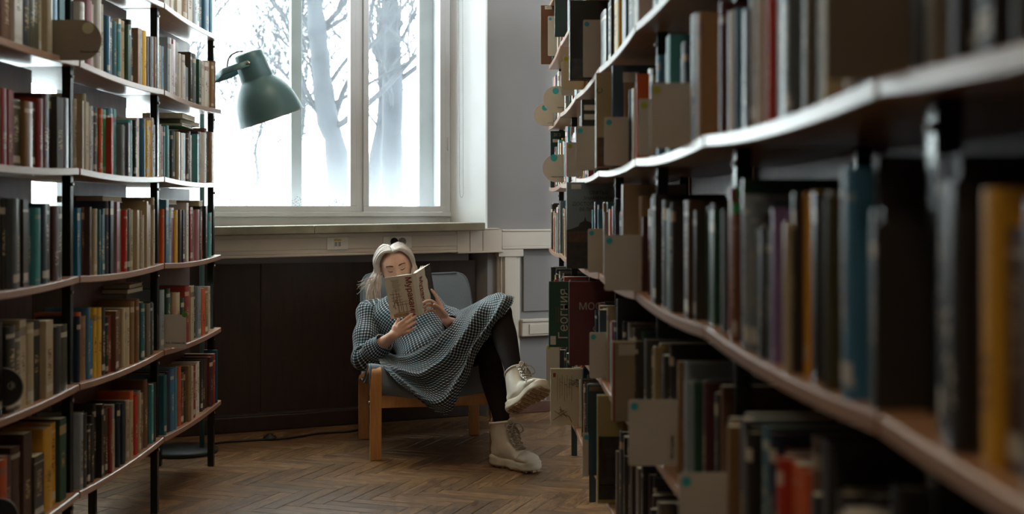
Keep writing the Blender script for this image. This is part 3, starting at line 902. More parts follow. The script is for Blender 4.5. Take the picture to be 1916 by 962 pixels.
def plate(name, row, lev, x0, x1, y0, y1, mat, label, cat, dot=None, text=None, shape='rect', group=None, th=.0022, tsize=.009, dotpos=None, D=None, dx=0, kd=1.0, vert=False):
    """a thin card or disc standing across the shelf, facing along the aisle"""
    D = D or on_shelf(row, lev, y1)
    A = P(x0, y1, D); B = P(x1, y0, D)
    if shape == 'rect': A.z = LEV[lev] + row.sag(D) + .0005      # stands on its shelf
    w, h = B.x - A.x, B.z - A.z
    t = thing(name, label, cat, (A.x, D, A.z), group)
    fn = lambda a, b, c: (a, c, b)
    if shape == 'disc':
        r = h / 2
        poly = [(r + r * math.cos(2 * math.pi * i / 40), r + r * math.sin(2 * math.pi * i / 40)) for i in range(40)]
        poly = [(a, b) for a, b in poly if a <= r * 1.0 + r * 2] 
    elif shape == 'halfdisc':      # rounded on the left end, square on the right
        r = h / 2
        poly = [(r - r * math.sin(math.pi * i / 24), r - r * math.cos(math.pi * i / 24)) for i in range(25)] + [(w, h), (w, 0)]
        poly = poly[::-1]
    elif shape == 'tongue':        # rounded on the right end
        r = h / 2
        poly = [(w - r + r * math.sin(math.pi * i / 24), r - r * math.cos(math.pi * i / 24)) for i in range(25)] + [(0, h), (0, 0)]
    else: poly = rounded(w, h, min(.006, w * .1))
    # face towards the camera is local y = 0
    mb = MB().prism(poly, 0, th, fn)
    part('card', mb, mat, t)
    if dot:
        cx, cz, r = dotpos or (.013, h - .015, .0085)
        r *= kd
        part('dot', MB().prism([(cx + r * math.cos(2 * math.pi * i / 20), cz + r * math.sin(2 * math.pi * i / 20)) for i in range(20)], -.0006, 0, fn), dot, t)
    if text:
        for k, line in enumerate(text):
            o = mkobj('lettering', text_mesh(line, tsize, M_INK, align='RIGHT'), t)
            if vert:
                o.rotation_euler = (math.pi / 2, -math.pi / 2, 0); o.location = (w - .012 - k * tsize * 1.3, -.0008, h * .45)
            else:
                o.rotation_euler = (math.pi / 2, 0, 0); o.location = (w - .004, -.0008, .026 - k * tsize * 1.25 if shape != 'rect' else .02 - k * tsize * 1.25)
    return t, D, w, h
def div(lev, x0, x1, y0, y1, dot, label, **kw):
    t, D, w, h = plate('shelf_divider', RIGHT, lev, x0, x1, y0, y1, M_CARD, label, 'shelf divider', dot, group='grey divider cards in the right bookcase', **kw)
    block(RIGHT, lev, D - .004, D + .006)
    return D
B_, G_ = M_DOT_B, M_DOT_G
# label, shelf level, box in the view
div(5, 1025, 1052, 30, 81, B_, 'small grey divider card with turquoise dot beside the tall brown binding', D=6.75)
div(4, 1091, 1146, 37, 115, B_, 'large grey divider card with turquoise dot high on the right bookcase', text=['Физика'], tsize=.008, vert=True, D=4.55)
div(4, 1053, 1100, 103, 160, G_, 'grey divider card with lime dot and upright lettering', text=['Образование и'], tsize=.008, vert=True, D=5.0)
div(4, 1050, 1075, 115, 176, None, 'plain grey divider card tucked behind the lime-dotted one', D=5.35)
div(4, 1016, 1062, 161, 211, B_, 'upper round grey divider disc with turquoise dot and lettering', shape='halfdisc', text=['Психология', 'труда'], tsize=.008, dotpos=(.062, .107, .016), D=6.35)
div(4, 999, 1046, 193, 236, B_, 'leftmost round grey divider disc with turquoise dot, below another disc', shape='halfdisc', text=['Физика', 'естествознание', 'техника'], tsize=.0075, dotpos=(.058, .097, .016), D=6.85)
div(3, 1015, 1060, 289, 341, B_, 'lowest round grey divider disc with turquoise dot and one line of lettering', shape='halfdisc', text=['Наука о бизнесе'], tsize=.0085, dotpos=(.055, .117, .017), D=6.2)
div(3, 1078, 1118, 236, 312, B_, 'grey divider card with turquoise dot on the fourth shelf, further one', D=4.05)
div(3, 1060, 1090, 266, 330, G_, 'grey divider card with lime dot on the fourth shelf beside the lowest disc', D=4.75)
div(3, 1131, 1192, 219, 308, B_, 'wide grey divider card with turquoise dot beside the yellowish album', text=['Экономика'], tsize=.009, vert=True, D=3.62)
div(3, 1195, 1225, 185, 280, G_, 'narrow grey divider card with lime dot on the fourth shelf', D=2.95)
div(3, 1217, 1298, 155, 271, G_, 'large blurred grey divider card with lime dot on the fourth shelf', D=2.62)
div(2, 1100, 1140, 428, 502, B_, 'grey divider card with turquoise dot in front of the tourist album', D=4.35)
div(2, 1131, 1212, 440, 539, B_, 'large grey divider card with turquoise dot on the third shelf', D=3.38, text=['Право'], tsize=.012, vert=True)
div(0, 1022, 1047, 645, 697, G_, 'small grey divider card with lime dot under the green book', D=6.15)
div(1, 1103, 1142, 622, 703, B_, 'grey divider card with turquoise dot beside the dark red book', D=4.25)
div(1, 1176, 1268, 748, 872, B_, 'large blurred grey divider card with turquoise dot below the mustard tan volume', text=['История'], tsize=.012, vert=True)
div(1, 1270, 1372, 885, 994, B_, 'lowest blurred grey divider card with turquoise dot at the frame edge', D=2.2)
div(0, 1090, 1101, 810, 893, B_, 'edge of a grey divider card with turquoise dot at the lowest shelf', D=4.34)
t, D, w, h = plate('shelf_divider', RIGHT, 3, 1546, 1800, -40, 150, plain('brown_grey_card', '#6b5f50', .6), 'very large blurred brown-grey divider card nearest the camera', 'shelf divider', D=1.34)
block(RIGHT, 3, D - .004, D + .006)
# left bookcase cards
t, D, w, h = plate('shelf_divider', LEFT, 4, 98, 190, 37, 113, plain('taupe_card', '#8a7d6a', .55), 'taupe tongue-shaped divider card with cream dot behind a steel post', 'shelf divider', M_DOT_C, shape='tongue', dotpos=(.108, .098, .0175), text=['Поэзия о войне'], tsize=.008, D=3.92)
block(LEFT, 4, D - .004, D + .006)
t, D, w, h = plate('shelf_divider', LEFT, 1, 302, 348, 589, 654, M_CARD, 'grey divider card with green dot on the second left shelf', 'shelf divider', M_DOT_F, dotpos=(.094, .135, .012), text=['М.В. Ломоносов'], tsize=.010, vert=False, D=5.22)
block(LEFT, 1, D - .004, D + .006)
M_DISC = plain('dark_disc', '#2a2927', .5); M_DISCMARK = plain('disc_mark', '#9a958a', .5)
for (x0, x1, y0, y1, lev, D_, lab) in ((-30, 42, 688, 762, 1, 3.55, 'dark round divider disc with pale emblem on the second left shelf'), (-35, 33, 932, 1002, 0, 3.5, 'dark round divider disc at the very bottom left')):
    t, D, w, h = plate('shelf_divider', LEFT, lev, x0, x1, y0, y1, M_DISC, lab, 'shelf divider', shape='disc', D=D_)
    r = h / 2
    ring = MB().tube([(r + r * .97 * math.cos(2 * math.pi * i / 40), -.0006, r + r * .97 * math.sin(2 * math.pi * i / 40)) for i in range(41)], .0012, 5)
    part('rim', ring, M_DISCMARK, t)
    if lev == 1:
        o = mkobj('lettering', text_mesh('Ф', .032, M_DISCMARK, align='CENTER'), t); o.rotation_euler = (math.pi / 2, 0, 0); o.location = (r + .022, -.0008, r + .002)
    block(LEFT, lev, D - .004, D + .006)

# ---- special books whose covers show
def cover_book(row, lev, x0, x1, y0, y1, col, label, th=.02, D=None, right_w=None, name='book', lean=0, rough=.35, group=None):
    D = D or on_shelf(row, lev, y1)
    A = P(x0, y1, D); A.z = LEV[lev] + row.sag(D) + .0005; h = P(x0, y0, D).z - A.z; w = right_w or (P(x1, y0, D).x - A.x)
    t = thing(name, label, 'book', (A.x, D, A.z), group)
    t.rotation_euler = (0, lean, 0)
    m = plain('cover_' + col.strip('#'), col, rough, var=.08)
    c = .0026
    # spine on the aisle side (left for the right bookcase), cover facing the camera
    mb = MB().prism([(0, 0), (w, 0), (w, c), (c, c), (c, th - c), (w, th - c), (w, th), (0, th)], 0, h)
    part('cover', mb, m, t, bevel=.0012)
    part('page_block', MB().box((w / 2, th / 2, h / 2), (w - .008, th - 2 * c - .0004, h - .006)), M_PAGES, t)
    block(row, lev, D - .002, D + th + .002)
    return t, w, h
def on_cover(t, name, mb_or_me, mat=None, loc=(0, -.0006, 0), rot=None):
    o = part(name, mb_or_me, mat, t) if isinstance(mb_or_me, MB) else mkobj(name, mb_or_me, t)
    o.location = loc
    if rot: o.rotation_euler = rot
    return o
TX = (math.pi / 2, 0, 0)
fxz = lambda a, b, c: (a, c, b)
def rect(x0, x1, z0, z1, d=.0005): return MB().prism([(x0, z0), (x1, z0), (x1, z1), (x0, z1)], -d, 0, fxz)
M_LBL = plain('paper_label', '#cfcabd', .7); M_PALE = plain('pale_print', '#b8b2a4', .6); M_REDINK = plain('red_print', '#8d2a20', .6); M_SKETCH = plain('sepia_print', '#7a5c3c', .7)
# tall brown bound volume at the wall end
t, w, h = cover_book(RIGHT, 5, 1012, 1040, 10, 123, '#6b4229', 'tall brown wood-toned binding on the top shelf next to the grey wall', .03, D=7.16, right_w=.16)
on_cover(t, 'label_sticker', rect(.022, .062, h - .022, h - .003), M_LBL)
o = on_cover(t, 'lettering', text_mesh('75', .012, M_INK), None, (.034, -.001, h - .012), TX)
# green geology volume
t, w, h = cover_book(RIGHT, 1, 1027, 1067, 527, 650, '#1f4a38', 'dark green hardback with large pale lettering up its cover', .028, right_w=.19)
on_cover(t, 'label_sticker', rect(.006, .028, .010, .045), M_LBL)
on_cover(t, 'lettering', text_mesh('Геогния', .053, M_PALE), None, (.060, -.001, .032), (math.pi / 2, -math.pi / 2, 0))
for k in range(3): on_cover(t, 'printed_line', rect(.028 + k * .009, .030 + k * .009, .10, .165), M_SKETCH)
# dark red volume
t, w, h = cover_book(RIGHT, 1, 1065, 1113, 527, 684, '#5e1c1a', 'dark red hardback with pale lettering, in front of the green one', .035, right_w=.20)
on_cover(t, 'lettering', text_mesh('МОСКВА', .036, M_PALE), None, (.034, -.001, h * .70), TX)
on_cover(t, 'lettering', text_mesh('о', .03, M_PALE), None, (.085, -.001, h * .44), TX)
# grey-blue album with a skyline
t, w, h = cover_book(RIGHT, 2, 1060, 1126, 341, 503, '#7d8b92', 'tall grey-blue album with dark building and title on its cover', .022, right_w=.21)
on_cover(t, 'label_sticker', rect(.018, .055, h - .026, h - .008), M_LBL)
for k, (s, z, x) in enumerate((('СВЯТЫЕ', .285, .085), ('ЗНАМЕНИТЫЕ', .264, .062), ('ДОСТОПРИМЕЧАТЕЛЬНОСТИ', .243, .022), ('ВЕЛИКОБРИТАНИИ', .222, .048))):
    on_cover(t, 'lettering', text_mesh(s, .018, plain('dark_title', '#33383d', .6)), None, (x, -.001, z), TX)
sk_ = [(.0, .0), (.21, 0), (.21, .172), (.16, .172), (.15, .165), (.10, .162), (.09, .175), (.075, .18), (.07, .196), (.066, .18), (.05, .172), (.045, .160), (.02, .150), (.0, .145)]
on_cover(t, 'printed_skyline', MB().prism(sk_, -.0005, 0, fxz), plain('dark_skyline', '#35322d', .6, var=.3, scale=40))
on_cover(t, 'printed_wall', MB().prism([(.0, .10), (.21, .10), (.21, .15), (.0, .138)], -.0009, -.0005, fxz), plain('brick_print', '#5b4030', .6, var=.3, scale=60))
# white album with a plum branch
t, w, h = cover_book(RIGHT, 0, 1030, 1102, 690, 796, '#c9c0a8', 'cream album with ink branch drawing and red seal, sticking out near the floor', .02, right_w=.19)
on_cover(t, 'red_seal', rect(.011, .022, h - .035, h - .018), M_REDINK)
for k in range(7): on_cover(t, 'printed_line', rect(.028 + k * .010, .0295 + k * .010, .10 + .012 * (k % 3), h - .028 - .012 * (k % 2)), M_SKETCH)
bm = MB(); R = random.Random(4)
for k in range(70):
    p = (R.gauss(.105, .03), -.0004, h - .045 - R.random() * .03 + .00 * k); L = R.uniform(.004, .012)
    bm.tube([p, (p[0] + L, -.0004, p[2] - L * R.uniform(-.4, .6))], .0011, 4)
on_cover(t, 'ink_foliage', bm, plain('ink_wash', '#6d685c', .7), (0, -.0004, 0))
bm = MB()
for k in range(6): bm.tube([(.02 + R.uniform(-.01, .03), -.0004, .05 + R.uniform(-.03, .03)), (.04 + R.uniform(0, .03), -.0004, .045 + R.uniform(-.02, .02))], .0012, 4)
bm.tube([(.045, -.0004, .048), (.06, -.0004, .042), (.075, -.0004, .038), (.085, -.0004, .022), (.088, -.0004, .012)], .0018, 5)
on_cover(t, 'plum_branch', bm, M_SKETCH, (0, -.0004, 0))
# further protruding volumes of the right bookcase
def prow(lev, x0, x1, y0, y1, col, label, D, th=.03, rw=.18): return cover_book(RIGHT, lev, x0, x1, y0, y1, col, label, th, D=D, right_w=rw)
t, w, h = prow(4, 1066, 1125, 0, 116, '#1c1f20', 'black volume with a grey photo on its cover, fifth right shelf', 4.62, .045)
on_cover(t, 'printed_frame', rect(.006, .11, .004, .075), plain('grey_photo', '#3c3e3c', .5, var=.5, scale=30))
t, w, h = prow(5, 1038, 1064, -30, 56, '#123a3c', 'dark green volume high on the right bookcase, cut by the frame', 6.0, .03)
on_cover(t, 'printed_frame', rect(.004, .10, h - .05, h - .01), M_DOT_C)
t, w, h = prow(3, 1115, 1160, 136, 306, '#a8966c', 'yellowish album with a worn spine and ornate picture cover', 3.78, .03)
on_cover(t, 'printed_frame', rect(.004, .10, .004, .09), plain('ornate_print', '#5a4128', .6, var=.6, scale=45))
on_cover(t, 'lettering', text_mesh('С', .024, M_INK), None, (.012, -.001, h * .78), (math.pi / 2, -math.pi / 2, 0))
t, w, h = prow(3, 1146, 1190, 122, 250, '#34495c', 'slate blue volume with a pale label on the fourth right shelf', 3.70, .028, .17)
on_cover(t, 'label_sticker', rect(.03, .075, h - .05, h - .02), M_LBL)
t, w, h = prow(3, 1088, 1117, 186, 240, '#211c19', 'black volume with two white labels on the fourth right shelf', 4.16, .03, .17)
on_cover(t, 'label_sticker', rect(.008, .05, h - .035, h - .018), M_LBL); on_cover(t, 'label_sticker', rect(.008, .05, h - .065, h - .048), M_LBL)
t, w, h = prow(3, 1030, 1052, 245, 336, '#173a3a', 'dark green book with white label in the far right corner', 7.05, .025, .14)
on_cover(t, 'lettering', text_mesh('ЗЕЗ', .022, M_PALE), None, (.016, -.001, h - .022), TX); on_cover(t, 'label_sticker', rect(.012, .05, h - .062, h - .045), M_LBL)
t, w, h = prow(2, 1165, 1200, 345, 441, '#8c7454', 'tan volume with a brown lower half behind the large divider', 3.46, .035, .17)
on_cover(t, 'printed_frame', rect(.006, .10, .004, .12), plain('orange_brown_print', '#7a4a22', .6, var=.3, scale=30))
t, w, h = prow(1, 1146, 1215, 640, 785, '#8a7c5f', 'aged tan volume with red spine and grey label near the floor', 3.38, .04, .19)
on_cover(t, 'red_joint', rect(.0005, .006, .0, h), M_REDINK); on_cover(t, 'label_sticker', rect(.016, .075, h - .035, h - .006), M_PALE)
t, w, h = prow(1, 1155, 1192, 560, 660, '#191716', 'black volume with large pale letters on the second right shelf', 3.75, .03, .16)
on_cover(t, 'lettering', text_mesh('ВБ', .04, M_PALE), None, (.012, -.001, h * .55), (math.pi / 2, 0, 0))
t, w, h = prow(1, 1225, 1262, 650, 748, '#8f7b52', 'mustard tan volume above the large low divider card', 2.98, .03, .16)
t, w, h = prow(0, 1099, 1130, 720, 888, '#1c3a46', 'dark blue volume with a brown label on the lowest right shelf', 4.36, .03, .19)
on_cover(t, 'label_sticker', rect(.006, .07, h - .022, h - .006), plain('brown_label', '#7a6656', .6))
t, w, h = prow(0, 1118, 1172, 740, 938, '#9a8c58', 'tall pale yellow album with dark street photograph, leaning on the lowest shelf', 3.98, .03, .2)
on_cover(t, 'printed_photo', rect(.003, .13, .012, h * .62), plain('street_photo', '#2c2620', .6, var=.8, scale=35)); on_cover(t, 'printed_line', rect(.003, .13, .055, .058), M_PALE)
t, w, h = prow(0, 1165, 1182, 785, 940, '#8f6a3a', 'narrow tan book on the lowest right shelf beside the yellow album', 3.93, .02, .16)
t, w, h = prow(0, 1182, 1228, 868, 1010, '#3a241a', 'dark brown leather volume at the bottom of the frame', 3.52, .04, .18)
t, w, h = prow(0, 1216, 1275, 890, 1030, '#33201a', 'reddish brown leather volume at the bottom of the frame by the last card', 3.36, .04, .18)
# left: blue cover at the wall end of the lowest shelf, and books lying on top of the rows
M_BLUEPR = plain('blue_book_print', '#2c5a72', .4)
t, w, h = cover_book(LEFT, 0, 381, 405, 655, 750, '#27546c', 'blue picture book facing the aisle end on the lowest left shelf', .016, D=6.02, right_w=.062)
for k in range(4): on_cover(t, 'printed_motif', rect(.004, .026, .03 + k * .022, .042 + k * .022), (M_REDINK, M_LBL)[k % 2])

# ---- books lying flat on top of a row
def flat_book(c, L, w, th, rz, col, label):
    t = thing('lying_book', label, 'book', c); t.rotation_euler = (0, 0, rz)
    m = plain('cover_' + col.strip('#'), col, .4, var=.08); k = .002
    mb = MB().prism([(0, 0), (w, 0), (w, k), (k, k), (k, th - k), (w, th - k), (w, th), (0, th)], 0, L, lambda a, b, c: (a - w / 2, c - L / 2, b))
    part('cover', mb, m, t)
    part('page_block', MB().box((.001, 0, th / 2), (w - .006, L - .005, th - 2 * k - .0004)), M_PAGES, t)
    return t
lz = LEV[3] + .213
flat_book((-1.485, 5.60, lz + .012), .24, .16, .012, .05, '#3e7a62', 'green booklet lying flat on the books of the fourth left shelf')
flat_book((-1.49, 5.66, lz + .0245), .26, .17, .018, -.08, '#6b7672', 'grey book in the middle of the small lying stack')
flat_book((-1.478, 5.58, lz + .043), .25, .17, .022, .03, '#a9ab9a', 'pale grey book on top of the small lying stack')
flat_book((-1.50, 5.30, LEV[2] + .233), .25, .19, .02, .0, '#2b2a26', 'charcoal volume lying flat on the third left shelf by the window')
flat_book((-1.47, 5.80, LEV[2] + .226), .12, .15, .026, .1, '#a49c8c', 'small cream box-like book lying flat near the row end')
flat_book((-1.50, 4.60, LEV[2] + .236), .22, .16, .022, .0, '#7d2b1e', 'red book lying flat on the middle bay of the third left shelf')
flat_book((-1.485, 4.26, LEV[4] + .236), .20, .16, .025, .35, '#b9b2a2', 'pale rolled-edge book lying on the fifth left shelf')
flat_book((-1.50, 4.88, LEV[1] + .240), .2, .16, .018, 0, '#3f3a33', 'charcoal book lying on the second left shelf, middle bay')
flat_book((-1.50, 4.90, LEV[1] + .2585), .2, .15, .014, .05, '#b5ab94', 'cream book lying on the charcoal one, second left shelf')

HM_L = {0: .225, 1: .225, 2: .222, 3: .212, 4: .205, 5: .215}
for bay in (0, 1, 2, 3):
    for lev in range(6):
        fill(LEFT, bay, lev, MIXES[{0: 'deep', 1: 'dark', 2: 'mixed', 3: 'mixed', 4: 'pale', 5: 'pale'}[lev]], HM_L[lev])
for bay in range(7):
    for lev in range(6):
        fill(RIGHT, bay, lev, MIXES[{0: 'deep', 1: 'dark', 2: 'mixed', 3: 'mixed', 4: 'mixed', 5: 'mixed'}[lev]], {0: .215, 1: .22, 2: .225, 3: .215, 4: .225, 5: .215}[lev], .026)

# size of each book in the view decides which ones are built singly
def seen_area(b):
    row = b['row']; D0, D1 = b['D'] - b['t'] / 2, b['D'] + b['t'] / 2
    if D0 < .3: return 0
    z = LEV[b['lev']] + row.sag(b['D'])
    xs = sorted(CX + row.x(d, b['inn']) * F / d for d in (D0, D1))
    y0 = HY - (z + b['h'] - CZ) * F / b['D']; y1 = HY - (z - CZ) * F / b['D']
    w = max(0, min(1916, xs[1]) - max(0, xs[0])); h = max(0, min(962, y1) - max(0, y0))
    if row.side > 0: w = max(w, 0)
    return w * h
ordn = lambda n: '%d%s' % (n, 'th' if 10 <= n % 100 <= 20 else {1: 'st', 2: 'nd', 3: 'rd'}.get(n % 10, 'th'))
cnt = {}
for b in sorted(books, key=lambda b: -b['D']):
    k = (b['row'].name, b['bay'], b['lev']); cnt[k] = cnt.get(k, 0) + 1; b['n'] = cnt[k]
    b['area'] = seen_area(b)
books.sort(key=lambda b: -b['area'])
single, many = books[:262], [b for b in books[262:]]
SHELFN = ['bottom', 'second', 'third', 'fourth', 'fifth', 'sixth']
LBAY = ['unseen', 'near', 'middle', 'window']
RBAY = ['nearest', 'second', 'third', 'fourth', 'fifth', 'sixth', 'farthest']
def proto_of(b):
    ts = (.018, .032, .05) if b['hard'] else (.008, .014, .024)
    return (b['hard'], min(ts, key=lambda t: abs(t - b['t'])))
def book_matrix(b):
    row = b['row']; z = LEV[b['lev']] + row.sag(b['D']) + .0005
    p = row.pt(b['D'], b['inn'], z)
    key = proto_of(b)
    return Matrix.Translation(p) @ Matrix.Rotation(row.rz(), 4, 'Z') @ Matrix.Diagonal((b['t'] / key[1], b['d'] / .15, b['h'] / .22, 1))
RT = random.Random(5)
for b in single:
    key = proto_of(b); cm, pm, cme, pme = PROTO[key]; row = b['row']
    o = mkobj('book', cme)
    o.location = row.pt(b['D'], b['inn'], LEV[b['lev']] + row.sag(b['D']) + .0005)
    o.rotation_euler = (0, 0, row.rz()); o.scale = (b['t'] / key[1], b['d'] / .15, b['h'] / .22)
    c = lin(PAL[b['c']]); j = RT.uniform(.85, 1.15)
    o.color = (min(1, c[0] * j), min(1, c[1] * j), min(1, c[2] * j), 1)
    mkobj('page_block', pme, o)
    thick = 'slim' if b['t'] < .014 else ('thick' if b['t'] > .03 else 'medium')
    bay = LBAY[b['bay']] if row.side < 0 else RBAY[b['bay']]
    tag(o, '%s %s book, %s from window end, %s shelf up, %s bay, %s bookcase' % (thick, CNAME[b['c']], ordn(b['n']), SHELFN[b['lev']], bay, row.name), 'book', 'upright books in the %s bookcase' % row.name)
# the rest of the rows as one object
V, FS, UVS, COLS, RN, MI = [], [], [], [], [], []
off = 0
for b in many:
    cm, pm, _, _ = PROTO[proto_of(b)]; m = np.array(book_matrix(b))
    c = lin(PAL[b['c']]); j = RT.uniform(.85, 1.15); rn = RT.random()
    for mb, mi in ((cm, 0), (pm, 1)):
        v = np.array(mb.v) @ m[:3, :3].T + m[:3, 3]
        V.append(v); FS.extend([[i + off for i in f] for f in mb.f]); off += len(mb.v)
        UVS.extend([q for fu in mb.uv for p in fu for q in p]); MI.extend([mi] * len(mb.f))
        COLS.extend([c[0] * j, c[1] * j, c[2] * j, 1] * len(mb.v)); RN.extend([rn] * len(mb.v))
me = bpy.data.meshes.new('book_rows'); me.from_pydata(np.concatenate(V).tolist(), [], FS)
me.materials.append(M_BOOKS); me.materials.append(M_PAGES); me.polygons.foreach_set('material_index', MI)
ul = me.uv_layers.new(name='UVMap'); ul.data.foreach_set('uv', UVS)
a = me.attributes.new('bcol', 'FLOAT_COLOR', 'POINT'); a.data.foreach_set('color', COLS)
a = me.attributes.new('brnd', 'FLOAT', 'POINT'); a.data.foreach_set('value', RN)
o = mkobj('book_rows', me); o['kind'] = 'stuff'
tag(o, 'remaining rows of small upright books filling both bookcases', 'books')

# ================================================================== FLOOR LAMP
M_LAMP = plain('grey_green_lacquer', '#47686b', .42, .1, var=.05)
M_LAMPIN = plain('lamp_inner_white', '#b8b6ae', .5)
lamp = thing('floor_lamp', 'dark teal-grey floor lamp with large bell shade, leaning out past the left bookcase', 'lamp')
LD = 6.38
pole_x = (378 - CX) / F * LD
bx = (343 - CX) / F * LD
part('base', MB().lathe([(.0, 0), (.165, 0), (.168, .004), (.168, .016), (.160, .024), (.02, .028), (0, .028)], 40, Matrix.Translation((bx, LD, 0)), cap=False), plain('dark_base_lacquer', '#262c2c', .5), lamp, True)  # same lacquer as the lamp, shade near the floor put into its colour
ztop = CZ - (160 - HY) / F * LD
part('pole', MB().tube([(pole_x, LD, .024), (pole_x, LD, 1.0), (pole_x, LD, ztop + .02)], .0125, 14), M_LAMP, lamp, True)
part('pole_knob', MB().tube([(pole_x, LD, ztop + .02), (pole_x, LD, ztop + .045)], [.019, .016], 14, round_ends=True), M_LAMP, lamp, True)
n0 = P(463, 98, 6.29); n1 = P(507, 220, 6.34)
ax = (n1 - n0).normalized()
side = Vector((0, 1, 0)); side = (side - ax * side.dot(ax)).normalized(); oth = ax.cross(side)
fm = basis(oth, side, ax, n0); L = (n1 - n0).length
k_ = 6.27 / F
prof = [(0, 0), (20, 0), (25, 1.2), (27.5, 4), (28.5, 20), (30, 40), (31.5, 50), (31, 52), (33, 55), (38.5, 61), (45, 69), (51, 79), (55.5, 90), (59, 103), (61.5, 116), (63, 126), (64.5, 129.5), (65, 131)]
outer = [(r * k_, z * k_) for r, z in prof]
inner = [(r * k_ - .0022, z * k_ - .0012) for r, z in prof[::-1][:-4]]
shade = part('shade', MB().lathe(outer, 56, fm, cap=False), M_LAMP, lamp, True)
part('shade_lining', MB().lathe(inner, 48, fm, cap=False), M_LAMPIN, shade, True)
part('shade_rim', MB().tube([fm @ Vector((65 * k_ * math.cos(2 * math.pi * i / 56), 65 * k_ * math.sin(2 * math.pi * i / 56), 131 * k_)) for i in range(57)], .0022, 6), plain('rose_metal_rim', '#6d5550', .4), shade, True)
part('vent_ring', MB().lathe([(18 * k_, -.001), (18 * k_, .001), (14 * k_, .001)], 24, fm), M_BLACK, shade, True)
# arm: flat fork holding the neck, running back to the pole
jn = P(392, 157, 6.36); pv = fm @ Vector((0, -.080, 20 * k_)) ; pv2 = fm @ Vector((0, .080, 20 * k_))
yoke = Vector((0, 1, 0))
for sgn, pvt in ((-1, pv), (1, pv2)):
    mid = P(424, 137, 6.31) + Vector((0, sgn * .074, 0)); bk = P(402, 148, 6.34) + Vector((0, sgn * .02, 0))
    part('arm_fork', MB().tube([bk, mid, pvt], [(.017, .003)] * 3, 10, up=(0, 0, 1)), M_LAMP, lamp, True)
    part('pivot_screw', MB().tube([pvt - Vector((0, sgn * .006, 0)), pvt + Vector((0, sgn * .008, 0))], .009, 12), M_CHROME, lamp, True)
part('arm', MB().tube([Vector((pole_x, LD, ztop)), jn, P(406, 146, 6.34)], [(.017, .009)] * 3, 12, up=(0, 0, 1)), M_LAMP, lamp, True)
cab = catmull([tuple(P(455, 96, 6.29)), tuple(P(442, 98, 6.26)), tuple(P(430, 106, 6.26)), tuple(P(426, 118, 6.27)), tuple(P(425, 133, 6.29))], 18)
part('cable', MB().tube([Vector(p) for p in cab], .0035, 7), M_BLACK, lamp, True)
rebase(lamp, (bx, LD, 0))
# mains cord with its foot switch on the floor
cp = [(-1.60, 6.5, .006)] + [tuple(P(x, y, CZ * F / (y - HY) * .997)) for x, y in ((413, 829), (450, 826), (482, 824), (505, 823), (535, 821), (565, 817), (595, 812), (625, 809.5), (655, 808), (685, 802))]
cp = [(x, y, .006) for x, y, z in cp]
cord = thing('extension_cord', 'black mains cord with a foot switch lying along the dark recess', 'cord')
part('cord', MB().tube([Vector(p) for p in catmull(cp, 60)], .0055, 7), M_BLACK, cord, True)
c = P(505, 823, CZ * F / (823 - HY)); c.z = 0
part('foot_switch', MB().lathe([(0, 0), (.036, 0), (.038, .008), (.030, .020), (.016, .024), (.014, .031), (0, .032)], 24, Matrix.Translation(c), cap=False), M_BLACK, cord, True)
rebase(cord, (c.x, c.y, 0))

# ================================================================== LOUNGE CHAIR
CA = math.radians(12)
CU = Vector((math.cos(CA), math.sin(CA), 0)); CV = Vector((-math.sin(CA), math.cos(CA), 0))
C0 = Vector((-.651, 6.18, 0))
def C(u, v, z): return C0 + CU * u + CV * v + Vector((0, 0, z))
M_MESH = NT('grey_mesh_fabric')
def _mesh(n):
    uv = n.node('ShaderNodeUVMap'); uv.uv_map = 'UVMap'
    u, v, _ = n.sep(uv.outputs[0])
    a = n.math('SINE', n.math('MULTIPLY', n.math('ADD', u, v), 900.0)); b = n.math('SINE', n.math('MULTIPLY', n.math('SUBTRACT', u, v), 900.0))
    f = n.math('ADD', n.math('MULTIPLY', n.math('MULTIPLY', a, b), .5), .5)
    c = n.ramp(f, [(.2, lin('#55606a')), (.8, lin('#7b868f'))])
    n.set(c, .75, 0, .3, **{'Sheen Weight': .25})
    n.bump(f, .3, .001)
    return n.m
_mesh(M_MESH)
chair = thing('lounge_chair', 'low lounge chair of bent birch wood with grey mesh sling', 'chair')
def strip(path, w, th, u0):
    """bent-wood strip in the side plane; path of (v,z)"""
    pts = catmull(path, 64); rings = []
    for i, p in enumerate(pts):
        a = pts[max(0, i - 1)]; b = pts[min(63, i + 1)]; t = b - a; t = t / np.linalg.norm(t); nrm = np.array([-t[1], t[0]])
        o, q = p + nrm * th / 2, p - nrm * th / 2
        rings.append([C(u0 - w / 2, o[0], o[1]), C(u0 + w / 2, o[0], o[1]), C(u0 + w / 2, q[0], q[1]), C(u0 - w / 2, q[0], q[1])])
    return MB().loft(rings)
for u0 in (0.0, .585):
    part('side_frame', strip([(.010, .0), (.006, .15), (.0, .30), (-.004, .385), (.006, .425), (.045, .433), (.15, .408), (.32, .372), (.50, .338), (.570, .322), (.598, .290), (.606, .24), (.600, .12), (.592, 0)], .055, .024, u0), M_CHAIRWOOD, chair, bevel=.003)
    for v in (.012, .597):
        c = C(u0 - .0275, v if v > .1 else .008, .006)
    for z, v in ((.278, .004),):
        c = C(u0 - .0285, v, z)
        part('frame_bolt', MB().tube([c, c - CU * .004], .006, 8), M_CHROME, chair, True)
    for v in (.010, .593):
        part('foot_pad', MB().box(C(u0, v, .003), (.045, .02, .006), Matrix.Rotation(CA, 3, 'Z')), M_BLACK, chair)
rot = Matrix.Rotation(CA, 3, 'Z')
part('front_rail', MB().box(C(.2925, .028, .275), (.53, .022, .058), rot), M_CHAIRWOOD, chair, bevel=.003)
